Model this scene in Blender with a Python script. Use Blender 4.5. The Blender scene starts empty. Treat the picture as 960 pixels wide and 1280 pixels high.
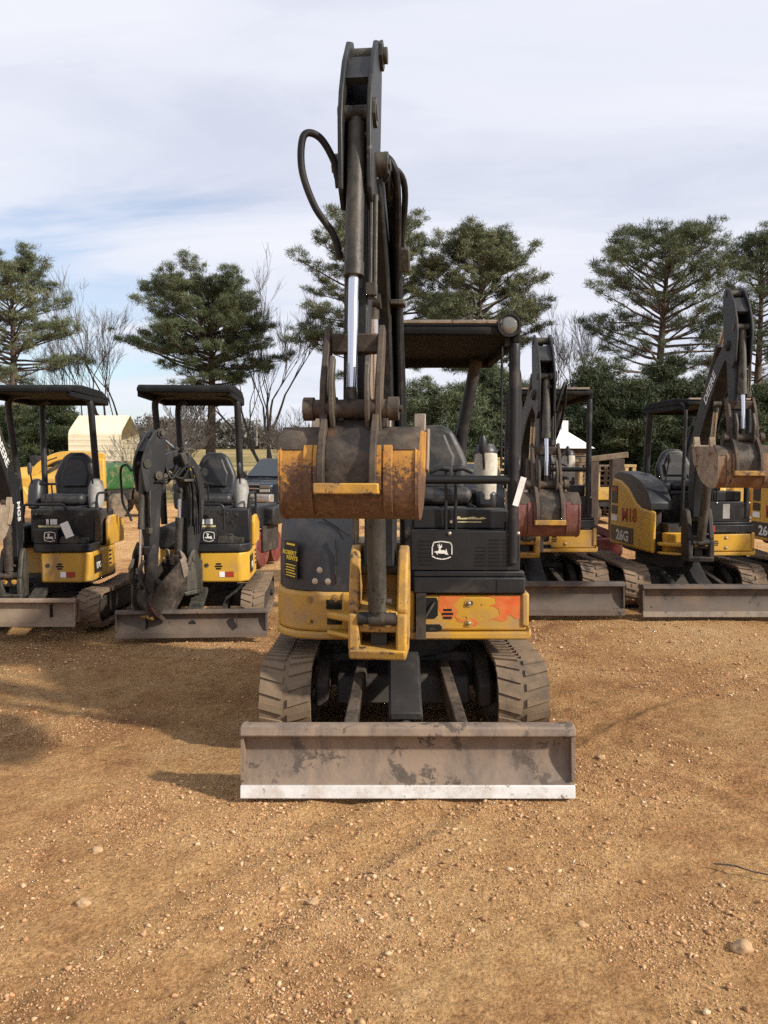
import bpy, bmesh, math, random
import numpy as np
from mathutils import Vector, Matrix, noise as mnoise
R = math.radians
random.seed(7)
scene = bpy.context.scene
COL = scene.collection

# ------------------------------------------------------------------ camera
CAM_H = 1.72
cam_d = bpy.data.cameras.new('camera')
cam = bpy.data.objects.new('camera', cam_d); COL.objects.link(cam)
cam_d.sensor_fit = 'VERTICAL'; cam_d.sensor_height = 36.0; cam_d.lens = 36.0 * 1000 / 1280
PITCH = math.atan(67 / 1000)
cam.location = (0, 0, CAM_H); cam.rotation_euler = (R(90) - PITCH, 0, 0)
cam_d.clip_start = 0.05; cam_d.clip_end = 4000
scene.camera = cam

# ------------------------------------------------------------------ light
SUN_EL, SUN_AZ = R(31.5), R(27)          # azimuth measured from +X towards the camera
sd = Vector((math.cos(SUN_EL) * math.cos(SUN_AZ), -math.cos(SUN_EL) * math.sin(SUN_AZ), math.sin(SUN_EL)))
ld = bpy.data.lights.new('sun', 'SUN'); ld.energy = 4.3; ld.angle = R(2.6); ld.color = (1.0, 0.93, 0.82)
sun = bpy.data.objects.new('sun', ld); COL.objects.link(sun)
sun.rotation_euler = (-sd).to_track_quat('-Z', 'Y').to_euler(); sun.location = (20, -10, 30)

world = bpy.data.worlds.new('World'); scene.world = world; world.use_nodes = True
wn, wl = world.node_tree.nodes, world.node_tree.links
wn.clear()
def N(nodes, typ, **kw):
    n = nodes.new(typ)
    for k, v in kw.items():
        if k.startswith('i_'):
            n.inputs[k[2:].replace('_', ' ')].default_value = v
        else:
            setattr(n, k, v)
    return n
def ramp(nodes, stops, interp='LINEAR'):
    n = nodes.new('ShaderNodeValToRGB'); cr = n.color_ramp; cr.interpolation = interp
    while len(cr.elements) < len(stops): cr.elements.new(0.5)
    for e, (p, c) in zip(cr.elements, stops):
        e.position = p; e.color = (c, c, c, 1) if isinstance(c, (int, float)) else (*c, 1)
    return n
sky = N(wn, 'ShaderNodeTexSky', sky_type='NISHITA', sun_disc=False, sun_elevation=SUN_EL,
        sun_rotation=math.atan2(sd.x, sd.y), altitude=200, air_density=1.0, dust_density=1.6, ozone_density=1.2)
tc = N(wn, 'ShaderNodeTexCoord')
# thin layered cloud: direction projected on a high flat layer
sep = N(wn, 'ShaderNodeSeparateXYZ'); wl.new(tc.outputs['Generated'], sep.inputs[0])
mx = N(wn, 'ShaderNodeMath', operation='MAXIMUM'); wl.new(sep.outputs['Z'], mx.inputs[0]); mx.inputs[1].default_value = 0.0
ad = N(wn, 'ShaderNodeMath', operation='ADD'); wl.new(mx.outputs[0], ad.inputs[0]); ad.inputs[1].default_value = 0.22
dx = N(wn, 'ShaderNodeMath', operation='DIVIDE'); wl.new(sep.outputs['X'], dx.inputs[0]); wl.new(ad.outputs[0], dx.inputs[1])
dy = N(wn, 'ShaderNodeMath', operation='DIVIDE'); wl.new(sep.outputs['Y'], dy.inputs[0]); wl.new(ad.outputs[0], dy.inputs[1])
cb = N(wn, 'ShaderNodeCombineXYZ'); wl.new(dx.outputs[0], cb.inputs[0]); wl.new(dy.outputs[0], cb.inputs[1])
mp = N(wn, 'ShaderNodeMapping'); mp.inputs['Rotation'].default_value = (0, 0, R(-32)); mp.inputs['Scale'].default_value = (0.55, 1.5, 1)
mp.inputs['Location'].default_value = (3.1, 1.7, 0)
wl.new(cb.outputs[0], mp.inputs[0])
n1 = N(wn, 'ShaderNodeTexNoise', i_Scale=1.5, i_Detail=8.0, i_Roughness=0.56, i_Distortion=0.5); wl.new(mp.outputs[0], n1.inputs['Vector'])
n2 = N(wn, 'ShaderNodeTexNoise', i_Scale=0.55, i_Detail=3.0, i_Roughness=0.5); wl.new(mp.outputs[0], n2.inputs['Vector'])
cov = N(wn, 'ShaderNodeMath', operation='ADD'); wl.new(n1.outputs[0], cov.inputs[0]); wl.new(n2.outputs[0], cov.inputs[1])
# lower cover towards the left horizon (the clear blue gap in the cloud)
gap = N(wn, 'ShaderNodeVectorMath', operation='DISTANCE'); wl.new(tc.outputs['Generated'], gap.inputs[0])
gap.inputs[1].default_value = Vector((-0.34, 0.93, 0.10)).normalized()
gr = ramp(wn, [(0.0, 0.36), (0.16, 0.20), (0.34, 0.0)]); wl.new(gap.outputs['Value'], gr.inputs[0])
sb = N(wn, 'ShaderNodeMath', operation='SUBTRACT'); wl.new(cov.outputs[0], sb.inputs[0]); wl.new(gr.outputs[0], sb.inputs[1])
cr = ramp(wn, [(0.40, 0.0), (0.56, 0.42), (0.74, 0.86), (1.0, 0.97)]); wl.new(sb.outputs[0], cr.inputs[0])
cc = ramp(wn, [(0.33, (3.95, 4.1, 4.8)), (0.50, (4.65, 4.78, 5.35)), (0.66, (5.0, 5.08, 5.5))]); wl.new(n1.outputs[0], cc.inputs[0])
mixc = N(wn, 'ShaderNodeMix', data_type='RGBA'); wl.new(cr.outputs[0], mixc.inputs['Factor'])
wl.new(sky.outputs[0], mixc.inputs['A']); wl.new(cc.outputs[0], mixc.inputs['B'])
bg = N(wn, 'ShaderNodeBackground'); bg.inputs['Strength'].default_value = 0.136
wl.new(mixc.outputs['Result'], bg.inputs[0])
wo = N(wn, 'ShaderNodeOutputWorld'); wl.new(bg.outputs[0], wo.inputs[0])

vs = scene.view_settings
vs.view_transform = 'Standard'; vs.look = 'None'; vs.gamma = 1.0; vs.exposure = 0.42; vs.use_curve_mapping = False
scene.render.engine = 'CYCLES'
scene.cycles.use_denoising = False
scene.cycles.sample_clamp_indirect = 2.5; scene.cycles.max_bounces = 5; scene.cycles.diffuse_bounces = 3; scene.cycles.glossy_bounces = 3
scene.cycles.transparent_max_bounces = 6; scene.cycles.caustics_reflective = False; scene.cycles.caustics_refractive = False

# ------------------------------------------------------------------ materials
MATS = {}
def worn(name, base, var=0.25, dirt=(0.30, 0.20, 0.12), dirt_amt=0.25, dirt_scale=3.0, chip=None, chip_amt=0.0, chip_scale=9.0,
         rough=0.5, metal=0.0, bump=0.15, bump_scale=60.0, streak=0.0, low_dirt=0.0, low_z=0.9, spec=0.4, seed=0.0):
    """Paint or bare metal: uneven base, dust in soft clouds, chips with hard edges, dried mud low on the machine."""
    m = bpy.data.materials.new(name); m.use_nodes = True; MATS[name] = m
    n, l = m.node_tree.nodes, m.node_tree.links
    b = n['Principled BSDF']; b.inputs['Metallic'].default_value = metal; b.inputs['Specular IOR Level'].default_value = spec
    t = N(n, 'ShaderNodeTexCoord')
    mp = N(n, 'ShaderNodeMapping'); mp.inputs['Location'].default_value = (seed, seed * 1.7, seed * 0.6); l.new(t.outputs['Object'], mp.inputs[0])
    a = N(n, 'ShaderNodeTexNoise', i_Scale=dirt_scale * 2.2, i_Detail=6.0, i_Roughness=0.65); l.new(mp.outputs[0], a.inputs['Vector'])
    c0 = ramp(n, [(0.3, tuple(x * (1 - var) for x in base)), (0.7, tuple(min(1, x * (1 + var)) for x in base))]); l.new(a.outputs[0], c0.inputs[0])
    col = c0.outputs[0]
    ms = N(n, 'ShaderNodeMapping'); ms.inputs['Scale'].default_value = (1, 1, 0.22 if streak else 1); l.new(mp.outputs[0], ms.inputs[0])
    d = N(n, 'ShaderNodeTexNoise', i_Scale=dirt_scale * (2.5 if streak else 1), i_Detail=9.0, i_Roughness=0.68, i_Distortion=0.4); l.new(ms.outputs[0], d.inputs['Vector'])
    c = 0.66 - 0.34 * dirt_amt
    dr = ramp(n, [(max(0, c - 0.10), 0.0), (min(1, c + 0.16), 0.9)]); l.new(d.outputs[0], dr.inputs[0])
    fac = dr.outputs[0]
    if low_dirt:
        g = N(n, 'ShaderNodeNewGeometry'); s = N(n, 'ShaderNodeSeparateXYZ'); l.new(g.outputs['Position'], s.inputs[0])
        mr = N(n, 'ShaderNodeMapRange'); mr.inputs['From Min'].default_value = low_z; mr.inputs['From Max'].default_value = 0.0
        mr.inputs['To Max'].default_value = low_dirt; l.new(s.outputs['Z'], mr.inputs['Value'])
        mm = N(n, 'ShaderNodeMath', operation='MULTIPLY'); l.new(mr.outputs[0], mm.inputs[0])
        r2 = ramp(n, [(0.3, 0.35), (0.6, 1.0)]); l.new(d.outputs[0], r2.inputs[0]); l.new(r2.outputs[0], mm.inputs[1])
        mxx = N(n, 'ShaderNodeMath', operation='MAXIMUM'); l.new(fac, mxx.inputs[0]); l.new(mm.outputs[0], mxx.inputs[1]); fac = mxx.outputs[0]
    m1 = N(n, 'ShaderNodeMix', data_type='RGBA'); l.new(fac, m1.inputs['Factor']); l.new(col, m1.inputs['A'])
    m1.inputs['B'].default_value = (*dirt, 1); col = m1.outputs['Result']
    if chip:
        k = N(n, 'ShaderNodeTexNoise', i_Scale=chip_scale, i_Detail=10.0, i_Roughness=0.72, i_Distortion=0.2); l.new(mp.outputs[0], k.inputs['Vector'])
        cc = 0.72 - 0.34 * chip_amt
        kr = ramp(n, [(cc - 0.015, 0.0), (cc + 0.02, 1.0)]); l.new(k.outputs[0], kr.inputs[0])
        m2 = N(n, 'ShaderNodeMix', data_type='RGBA'); l.new(kr.outputs[0], m2.inputs['Factor']); l.new(col, m2.inputs['A'])
        kc = ramp(n, [(0.35, tuple(x * 0.6 for x in chip)), (0.65, tuple(min(1, x * 1.3) for x in chip))]); l.new(a.outputs[0], kc.inputs[0])
        l.new(kc.outputs[0], m2.inputs['B']); col = m2.outputs['Result']
    l.new(col, b.inputs['Base Color'])
    rr = N(n, 'ShaderNodeMapRange'); rr.inputs['To Min'].default_value = rough; rr.inputs['To Max'].default_value = min(1, rough + 0.35)
    l.new(fac, rr.inputs['Value']); l.new(rr.outputs[0], b.inputs['Roughness'])
    if bump:
        bn = N(n, 'ShaderNodeTexNoise', i_Scale=bump_scale, i_Detail=5.0, i_Roughness=0.6); l.new(mp.outputs[0], bn.inputs['Vector'])
        ad = N(n, 'ShaderNodeMath', operation='ADD'); l.new(bn.outputs[0], ad.inputs[0]); l.new(d.outputs[0], ad.inputs[1])
        bp = N(n, 'ShaderNodeBump', i_Strength=bump, i_Distance=0.012); l.new(ad.outputs[0], bp.inputs['Height']); l.new(bp.outputs[0], b.inputs['Normal'])
    return m
DUST = (0.27, 0.19, 0.125)
MUD = (0.21, 0.135, 0.08)
worn('yellow_paint', (0.50, 0.275, 0.032), 0.12, DUST, 0.28, 2.5, (0.10, 0.055, 0.03), 0.16, 14, rough=0.42, bump=0.04, low_dirt=0.35, low_z=0.8)
worn('yellow_fresh', (0.56, 0.315, 0.034), 0.08, DUST, 0.12, 2.5, (0.2, 0.12, 0.05), 0.04, 14, rough=0.38, bump=0.03, low_dirt=0.2, low_z=0.7, seed=4)
worn('yellow_worn', (0.46, 0.255, 0.04), 0.22, MUD, 0.50, 6, (0.075, 0.055, 0.042), 0.45, 12, rough=0.5, bump=0.12, seed=2)
worn('orange_spray', (0.60, 0.115, 0.028), 0.18, (0.50, 0.22, 0.05), 0.42, 5, (0.56, 0.305, 0.03), 0.24, 9.0, rough=0.5, bump=0.03, seed=1)
worn('black_paint', (0.015, 0.0155, 0.017), 0.3, (0.085, 0.07, 0.057), 0.12, 3.0, (0.14, 0.12, 0.10), 0.05, 20, rough=0.45, bump=0.05, low_dirt=0.45, low_z=0.8, spec=0.3)
worn('hood_plastic', (0.018, 0.0195, 0.023), 0.2, (0.11, 0.09, 0.075), 0.16, 2.2, rough=0.40, bump=0.06, bump_scale=160, spec=0.5)
worn('arm_paint', (0.015, 0.0155, 0.0165), 0.35, (0.075, 0.070, 0.060), 0.18, 3.5, (0.13, 0.118, 0.095), 0.16, 14, rough=0.5, bump=0.10, streak=1, spec=0.3)
worn('arm_clean', (0.014, 0.0145, 0.016), 0.25, (0.065, 0.06, 0.053), 0.12, 3.5, (0.15, 0.12, 0.09), 0.10, 16, rough=0.48, bump=0.06, streak=1, seed=5)
worn('grease_steel', (0.046, 0.043, 0.037), 0.4, (0.13, 0.115, 0.085), 0.34, 4.5, (0.02, 0.017, 0.014), 0.3, 9, rough=0.5, metal=0.35, bump=0.25, bump_scale=35, streak=1)
worn('rusty_steel', (0.048, 0.037, 0.029), 0.4, (0.16, 0.118, 0.082), 0.36, 6, (0.026, 0.021, 0.017), 0.30, 9, rough=0.68, metal=0.2, bump=0.3, bump_scale=40)
worn('grease_dark', (0.032, 0.025, 0.02), 0.5, (0.13, 0.10, 0.07), 0.30, 6, (0.09, 0.045, 0.02), 0.24, 8, rough=0.4, metal=0.2, bump=0.3, bump_scale=40)  # dark brown steel; between the bucket ears it paints the recess shade
worn('roof_black', (0.010, 0.0105, 0.011), 0.3, (0.05, 0.043, 0.036), 0.10, 2.0, rough=0.8, bump=0.04, spec=0.15)
worn('link_steel', (0.10, 0.085, 0.068), 0.4, (0.05, 0.04, 0.032), 0.45, 7, (0.22, 0.185, 0.14), 0.22, 12, rough=0.5, metal=0.3, bump=0.25, bump_scale=50)
worn('worn_steel', (0.21, 0.17, 0.135), 0.3, (0.30, 0.24, 0.18), 0.4, 5, (0.09, 0.06, 0.045), 0.30, 10, rough=0.5, metal=0.35, bump=0.2, bump_scale=50)
worn('blade_steel', (0.125, 0.098, 0.080), 0.40, (0.27, 0.198, 0.142), 0.66, 2.6, (0.104, 0.079, 0.063), 0.46, 6.5, rough=0.6, metal=0.1, bump=0.18, bump_scale=45, seed=13, streak=1)
worn('blade_dark', (0.066, 0.054, 0.046), 0.30, (0.18, 0.125, 0.085), 0.40, 2.8, (0.035, 0.03, 0.026), 0.30, 4, rough=0.62, metal=0.1, bump=0.14, low_dirt=0.7, low_z=0.35)
worn('blade_tan', (0.25, 0.19, 0.135), 0.25, (0.19, 0.13, 0.085), 0.50, 3.0, (0.09, 0.066, 0.05), 0.30, 5, rough=0.8, bump=0.18, seed=8)
worn('white_edge', (0.62, 0.605, 0.58), 0.14, (0.34, 0.26, 0.19), 0.28, 6, (0.28, 0.22, 0.17), 0.34, 16, rough=0.45, bump=0.15, bump_scale=45)
worn('rubber', (0.055, 0.044, 0.035), 0.45, (0.21, 0.148, 0.094), 0.85, 4.0, rough=0.85, bump=0.22, bump_scale=45, low_dirt=0.65, low_z=0.75)
worn('mud_rubber', (0.15, 0.105, 0.07), 0.35, (0.25, 0.175, 0.115), 0.55, 4.0, (0.045, 0.038, 0.033), 0.36, 5, rough=0.9, bump=0.3, bump_scale=40)
worn('frame_black', (0.016, 0.015, 0.0145), 0.4, (0.10, 0.075, 0.055), 0.32, 5.0, rough=0.6, bump=0.15, low_dirt=0.55, low_z=0.6)
worn('seat_vinyl', (0.024, 0.025, 0.028), 0.2, (0.11, 0.095, 0.08), 0.18, 4.0, rough=0.42, bump=0.08, bump_scale=220)
worn('hose_rubber', (0.010, 0.010, 0.011), 0.3, (0.06, 0.052, 0.043), 0.12, 8.0, rough=0.55, bump=0.08, spec=0.25)
worn('grey_plastic', (0.32, 0.315, 0.29), 0.15, (0.14, 0.115, 0.09), 0.35, 6.0, rough=0.5, bump=0.05)
worn('cream_plastic', (0.52, 0.49, 0.41), 0.12, (0.22, 0.18, 0.13), 0.25, 6.0, rough=0.5, bump=0.05)
worn('paper', (0.80, 0.80, 0.78), 0.05, (0.6, 0.58, 0.55), 0.1, 6, rough=0.7, bump=0)
worn('decal_white', (0.74, 0.73, 0.69), 0.06, (0.3, 0.25, 0.2), 0.10, 12, rough=0.5, bump=0)
worn('decal_yellow', (0.72, 0.56, 0.05), 0.1, (0.25, 0.2, 0.1), 0.1, 12, rough=0.5, bump=0)
worn('decal_gold', (0.62, 0.55, 0.30), 0.1, (0.25, 0.2, 0.1), 0.2, 12, rough=0.5, bump=0)
worn('decal_black', (0.012, 0.011, 0.012), 0.1, (0.05, 0.04, 0.03), 0.1, 12, rough=0.45, bump=0)
worn('decal_red', (0.33, 0.035, 0.015), 0.15, (0.2, 0.1, 0.05), 0.15, 12, rough=0.55, bump=0)
worn('slot_dark', (0.006, 0.006, 0.006), 0.1, rough=0.9, dirt_amt=0.0, bump=0)  # near-black: shade inside slots and openings put into the colour; also seams
worn('red_paint', (0.13, 0.034, 0.028), 0.3, (0.20, 0.13, 0.09), 0.36, 5, (0.09, 0.05, 0.035), 0.34, 9, rough=0.55, bump=0.14)
worn('dark_red_paint', (0.13, 0.02, 0.017), 0.3, (0.16, 0.10, 0.07), 0.30, 5, (0.05, 0.03, 0.025), 0.3, 9, rough=0.5, bump=0.1)
worn('bucket_tan', (0.33, 0.255, 0.18), 0.28, (0.19, 0.135, 0.09), 0.45, 6, (0.19, 0.085, 0.04), 0.36, 7, rough=0.75, bump=0.2, bump_scale=40)
worn('bucket_rust', (0.135, 0.062, 0.028), 0.45, (0.24, 0.165, 0.105), 0.48, 6, (0.05, 0.035, 0.026), 0.38, 9, rough=0.7, bump=0.25, bump_scale=40)
worn('dull_red', (0.085, 0.024, 0.02), 0.4, (0.14, 0.10, 0.072), 0.5, 6, (0.055, 0.04, 0.03), 0.42, 7, rough=0.6, bump=0.2)
worn('green_paint', (0.022, 0.085, 0.022), 0.2, DUST, 0.2, 4, rough=0.5, bump=0.03)
worn('yellow_bright', (0.52, 0.31, 0.05), 0.15, DUST, 0.3, 2, (0.25, 0.12, 0.04), 0.12, 6, rough=0.45, bump=0.03)
worn('old_wood', (0.20, 0.145, 0.095), 0.3, (0.10, 0.075, 0.055), 0.4, 3, rough=0.85, bump=0.2, streak=1)
worn('dark_timber', (0.055, 0.04, 0.033), 0.35, (0.12, 0.085, 0.06), 0.3, 3, rough=0.85, bump=0.2, streak=1)
worn('pale_wood', (0.46, 0.34, 0.15), 0.25, (0.25, 0.17, 0.09), 0.4, 2, rough=0.8, bump=0.1)
worn('concrete', (0.26, 0.235, 0.20), 0.2, (0.16, 0.13, 0.10), 0.4, 2, rough=0.9, bump=0.15)
worn('cream_sheet', (0.72, 0.655, 0.47), 0.05, (0.5, 0.42, 0.28), 0.15, 0.6, rough=0.5, bump=0.02)
worn('white_sheet', (0.80, 0.79, 0.76), 0.04, (0.5, 0.45, 0.38), 0.12, 1, rough=0.5, bump=0.02)
worn('truck_paint', (0.011, 0.015, 0.023), 0.1, (0.16, 0.13, 0.10), 0.14, 1.5, rough=0.22, bump=0.0, spec=0.6)
worn('truck_grey', (0.30, 0.285, 0.27), 0.1, DUST, 0.3, 3, rough=0.4, metal=0.3, bump=0.02)
worn('tyre_mud', (0.075, 0.062, 0.05), 0.3, (0.26, 0.19, 0.12), 0.5, 4, rough=0.9, bump=0.2)
worn('bark', (0.115, 0.088, 0.068), 0.35, (0.06, 0.046, 0.038), 0.5, 4, rough=0.95, bump=0.5, bump_scale=14, streak=1)
worn('grey_bark', (0.125, 0.108, 0.094), 0.25, (0.08, 0.066, 0.056), 0.4, 4, rough=0.95, bump=0.3, bump_scale=14)
def simple(name, col, rough=0.4, metal=0.0, spec=0.5, trans=0.0):
    m = bpy.data.materials.new(name); m.use_nodes = True; MATS[name] = m
    b = m.node_tree.nodes['Principled BSDF']; b.inputs['Base Color'].default_value = (*col, 1)
    b.inputs['Roughness'].default_value = rough; b.inputs['Metallic'].default_value = metal; b.inputs['Specular IOR Level'].default_value = spec
    b.inputs['Transmission Weight'].default_value = trans
    return m
simple('chrome', (0.62, 0.64, 0.70), 0.24, 1.0)
simple('bolt_zinc', (0.45, 0.42, 0.36), 0.4, 0.8)
simple('glass', (0.045, 0.055, 0.065), 0.10, 0.0, 0.35)
simple('lamp_glass', (0.16, 0.16, 0.14), 0.12, 0.3, 0.8)

def bucket_paint():
    """Yellow paint left on the upper back of the bucket, brown bare steel where the heel drags."""
    m = bpy.data.materials.new('bucket_paint'); m.use_nodes = True; MATS['bucket_paint'] = m
    n, l = m.node_tree.nodes, m.node_tree.links; b = n['Principled BSDF']
    t = N(n, 'ShaderNodeTexCoord')
    g = N(n, 'ShaderNodeTexNoise', i_Scale=46.0, i_Detail=9.0, i_Roughness=0.8); l.new(t.outputs['Object'], g.inputs['Vector'])
    g2 = N(n, 'ShaderNodeTexNoise', i_Scale=5.0, i_Detail=6.0, i_Roughness=0.6); l.new(t.outputs['Object'], g2.inputs['Vector'])
    s = N(n, 'ShaderNodeSeparateXYZ'); l.new(t.outputs['Object'], s.inputs[0])
    mr = N(n, 'ShaderNodeMapRange'); mr.inputs['From Min'].default_value = 1.56; mr.inputs['From Max'].default_value = 1.74
    mr.inputs['To Min'].default_value = -0.19; mr.inputs['To Max'].default_value = 0.17; l.new(s.outputs['Z'], mr.inputs['Value'])
    a = N(n, 'ShaderNodeMath', operation='ADD'); l.new(mr.outputs[0], a.inputs[0]); l.new(g.outputs[0], a.inputs[1])
    a2 = N(n, 'ShaderNodeMath', operation='MULTIPLY_ADD'); l.new(g2.outputs[0], a2.inputs[0]); a2.inputs[1].default_value = 0.55; l.new(a.outputs[0], a2.inputs[2])
    rust = ramp(n, [(0.32, (0.036, 0.021, 0.014)), (0.5, (0.092, 0.044, 0.022)), (0.68, (0.185, 0.10, 0.05))]); l.new(g.outputs[0], rust.inputs[0])
    pnt = ramp(n, [(0.3, (0.30, 0.125, 0.02)), (0.6, (0.47, 0.235, 0.032))]); l.new(g2.outputs[0], pnt.inputs[0])
    f = ramp(n, [(0.76, 0.0), (0.82, 0.8), (0.92, 1.0)]); l.new(a2.outputs[0], f.inputs[0])
    mx = N(n, 'ShaderNodeMix', data_type='RGBA'); l.new(f.outputs[0], mx.inputs['Factor']); l.new(rust.outputs[0], mx.inputs['A']); l.new(pnt.outputs[0], mx.inputs['B'])
    l.new(mx.outputs['Result'], b.inputs['Base Color']); b.inputs['Roughness'].default_value = 0.55
    bp = N(n, 'ShaderNodeBump', i_Strength=0.25, i_Distance=0.008); l.new(g.outputs[0], bp.inputs['Height']); l.new(bp.outputs[0], b.inputs['Normal'])
bucket_paint()

# ------------------------------------------------------------------ mesh helpers
class MB:
    def __init__(s, M=None):
        s.v = []; s.f = []; s.M = M or Matrix()
    def add(s, vs, fs):
        o = len(s.v); s.v += [tuple(s.M @ Vector(p)) for p in vs]; s.f += [tuple(i + o for i in f) for f in fs]; return s
    def bx(s, x0, x1, y0, y1, z0, z1):
        p = [(x, y, z) for z in (z0, z1) for y in (y0, y1) for x in (x0, x1)]
        return s.add(p, [(0, 2, 3, 1), (4, 5, 7, 6), (0, 1, 5, 4), (2, 6, 7, 3), (0, 4, 6, 2), (1, 3, 7, 5)])
    def box(s, c, size, rot=(0, 0, 0)):
        m = Matrix.Translation(c) @ Matrix.Rotation(rot[2], 4, 'Z') @ Matrix.Rotation(rot[1], 4, 'Y') @ Matrix.Rotation(rot[0], 4, 'X')
        hx, hy, hz = (q / 2 for q in size)
        p = [m @ Vector((x, y, z)) for z in (-hz, hz) for y in (-hy, hy) for x in (-hx, hx)]
        return s.add(p, [(0, 2, 3, 1), (4, 5, 7, 6), (0, 1, 5, 4), (2, 6, 7, 3), (0, 4, 6, 2), (1, 3, 7, 5)])
    def prism(s, pts, vec):
        n = len(pts); pts = [Vector(p) for p in pts]; vec = Vector(vec)
        return s.add(pts + [p + vec for p in pts], [tuple(range(n - 1, -1, -1)), tuple(range(n, 2 * n))] + [(i, (i + 1) % n, n + (i + 1) % n, n + i) for i in range(n)])
    def pyz(s, pts, x0, x1): return s.prism([(x0, y, z) for y, z in pts], (x1 - x0, 0, 0))
    def pxy(s, pts, z0, z1): return s.prism([(x, y, z0) for x, y in pts], (0, 0, z1 - z0))
    def pxz(s, pts, y0, y1): return s.prism([(x, y0, z) for x, z in pts], (0, y1 - y0, 0))
    def prz(s, pts, x0, x1): return s.prism([(x0, -r, z) for r, z in pts], (x1 - x0, 0, 0))     # r is forward
    def tube(s, pts, r, n=10, caps=True, flat=None):
        pts = [Vector(p) for p in pts]; k = len(pts)
        rs = r if isinstance(r, (list, tuple)) else [r] * k
        tan = [(pts[min(i + 1, k - 1)] - pts[max(i - 1, 0)]).normalized() for i in range(k)]
        u = tan[0].orthogonal().normalized(); vs = []
        for i in range(k):
            u = (u - tan[i] * u.dot(tan[i]))
            u = u.normalized() if u.length > 1e-6 else tan[i].orthogonal().normalized()
            w = tan[i].cross(u)
            for j in range(n):
                a = 2 * math.pi * (j + 0.5) / n
                vs.append(pts[i] + (u * math.cos(a) + w * math.sin(a)) * rs[i])
        fs = [(i * n + j, i * n + (j + 1) % n, (i + 1) * n + (j + 1) % n, (i + 1) * n + j) for i in range(k - 1) for j in range(n)]
        if caps: fs += [tuple(range(n - 1, -1, -1)), tuple((k - 1) * n + j for j in range(n))]
        return s.add(vs, fs)
    def cyl(s, p0, p1, r0, r1=None, n=18): return s.tube([p0, p1], [r0, r0 if r1 is None else r1], n)
    def lathe(s, prof, p0, ax, n=24):
        """prof: (distance along ax, radius)"""
        ax = Vector(ax).normalized(); return s.tube_prof([(Vector(p0) + ax * t, r) for t, r in prof], ax, n)
    def tube_prof(s, pr, ax, n):
        u = ax.orthogonal().normalized(); w = ax.cross(u); vs = []
        for p, r in pr:
            for j in range(n):
                a = 2 * math.pi * j / n; vs.append(p + (u * math.cos(a) + w * math.sin(a)) * r)
        k = len(pr)
        fs = [(i * n + j, i * n + (j + 1) % n, (i + 1) * n + (j + 1) % n, (i + 1) * n + j) for i in range(k - 1) for j in range(n)]
        fs += [tuple(range(n - 1, -1, -1)), tuple((k - 1) * n + j for j in range(n))]
        return s.add(vs, fs)
    def build(s, name, mat, parent=None, bevel=0.0, seg=2, ang=38, label=None, sub=0):
        bm = bmesh.new(); vs = [bm.verts.new(p) for p in s.v]
        for f in s.f:
            try: bm.faces.new([vs[i] for i in f])
            except ValueError: pass
        bmesh.ops.recalc_face_normals(bm, faces=bm.faces)
        me = bpy.data.meshes.new(name); bm.to_mesh(me); bm.free()
        me.materials.append(MATS[mat] if isinstance(mat, str) else mat)
        me.polygons.foreach_set('use_smooth', [True] * len(me.polygons))
        me.set_sharp_from_angle(angle=R(ang))
        o = bpy.data.objects.new(name, me); COL.objects.link(o)
        if parent: o.parent = parent
        if bevel:
            b = o.modifiers.new('bevel', 'BEVEL'); b.width = bevel; b.segments = seg; b.limit_method = 'ANGLE'; b.angle_limit = R(35)
            b.use_clamp_overlap = True
        if sub:
            q = o.modifiers.new('sub', 'SUBSURF'); q.levels = sub; q.render_levels = sub
        if label: o['label'] = label
        return o

def bez(pts, n=8):
    """smooth curve through points"""
    P = [Vector(p) for p in pts]; out = []
    for i in range(len(P) - 1):
        p0, p1, p2, p3 = P[max(i - 1, 0)], P[i], P[i + 1], P[min(i + 2, len(P) - 1)]
        for k in range(n):
            t = k / n
            out.append(0.5 * ((2 * p1) + (p2 - p0) * t + (2 * p0 - 5 * p1 + 4 * p2 - p3) * t * t + (3 * p1 - p0 - 3 * p2 + p3) * t ** 3))
    return out + [P[-1]]
def round_path(pts, r, n=5):
    """polyline with rounded corners"""
    P = [Vector(p) for p in pts]; out = [P[0]]
    for i in range(1, len(P) - 1):
        a, b, c = P[i - 1], P[i], P[i + 1]
        d0 = min(r, (a - b).length * 0.45); d1 = min(r, (c - b).length * 0.45)
        q0 = b + (a - b).normalized() * d0; q1 = b + (c - b).normalized() * d1
        for k in range(n + 1):
            t = k / n; out.append(q0 * (1 - t) ** 2 + b * 2 * t * (1 - t) + q1 * t * t)
    return out + [P[-1]]
def thing(name, label, cat, loc=(0, 0, 0), rot=0.0, group=None):
    o = bpy.data.objects.new(name, None); COL.objects.link(o); o.location = loc; o.rotation_euler = (0, 0, rot)
    o.empty_display_size = 0.2
    return tag(o, label, cat, group)
def tag(o, label, cat=None, group=None, kind=None):
    if label: o['label'] = label
    if cat: o['category'] = cat
    if group: o['group'] = group
    if kind: o['kind'] = kind
    return o
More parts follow.
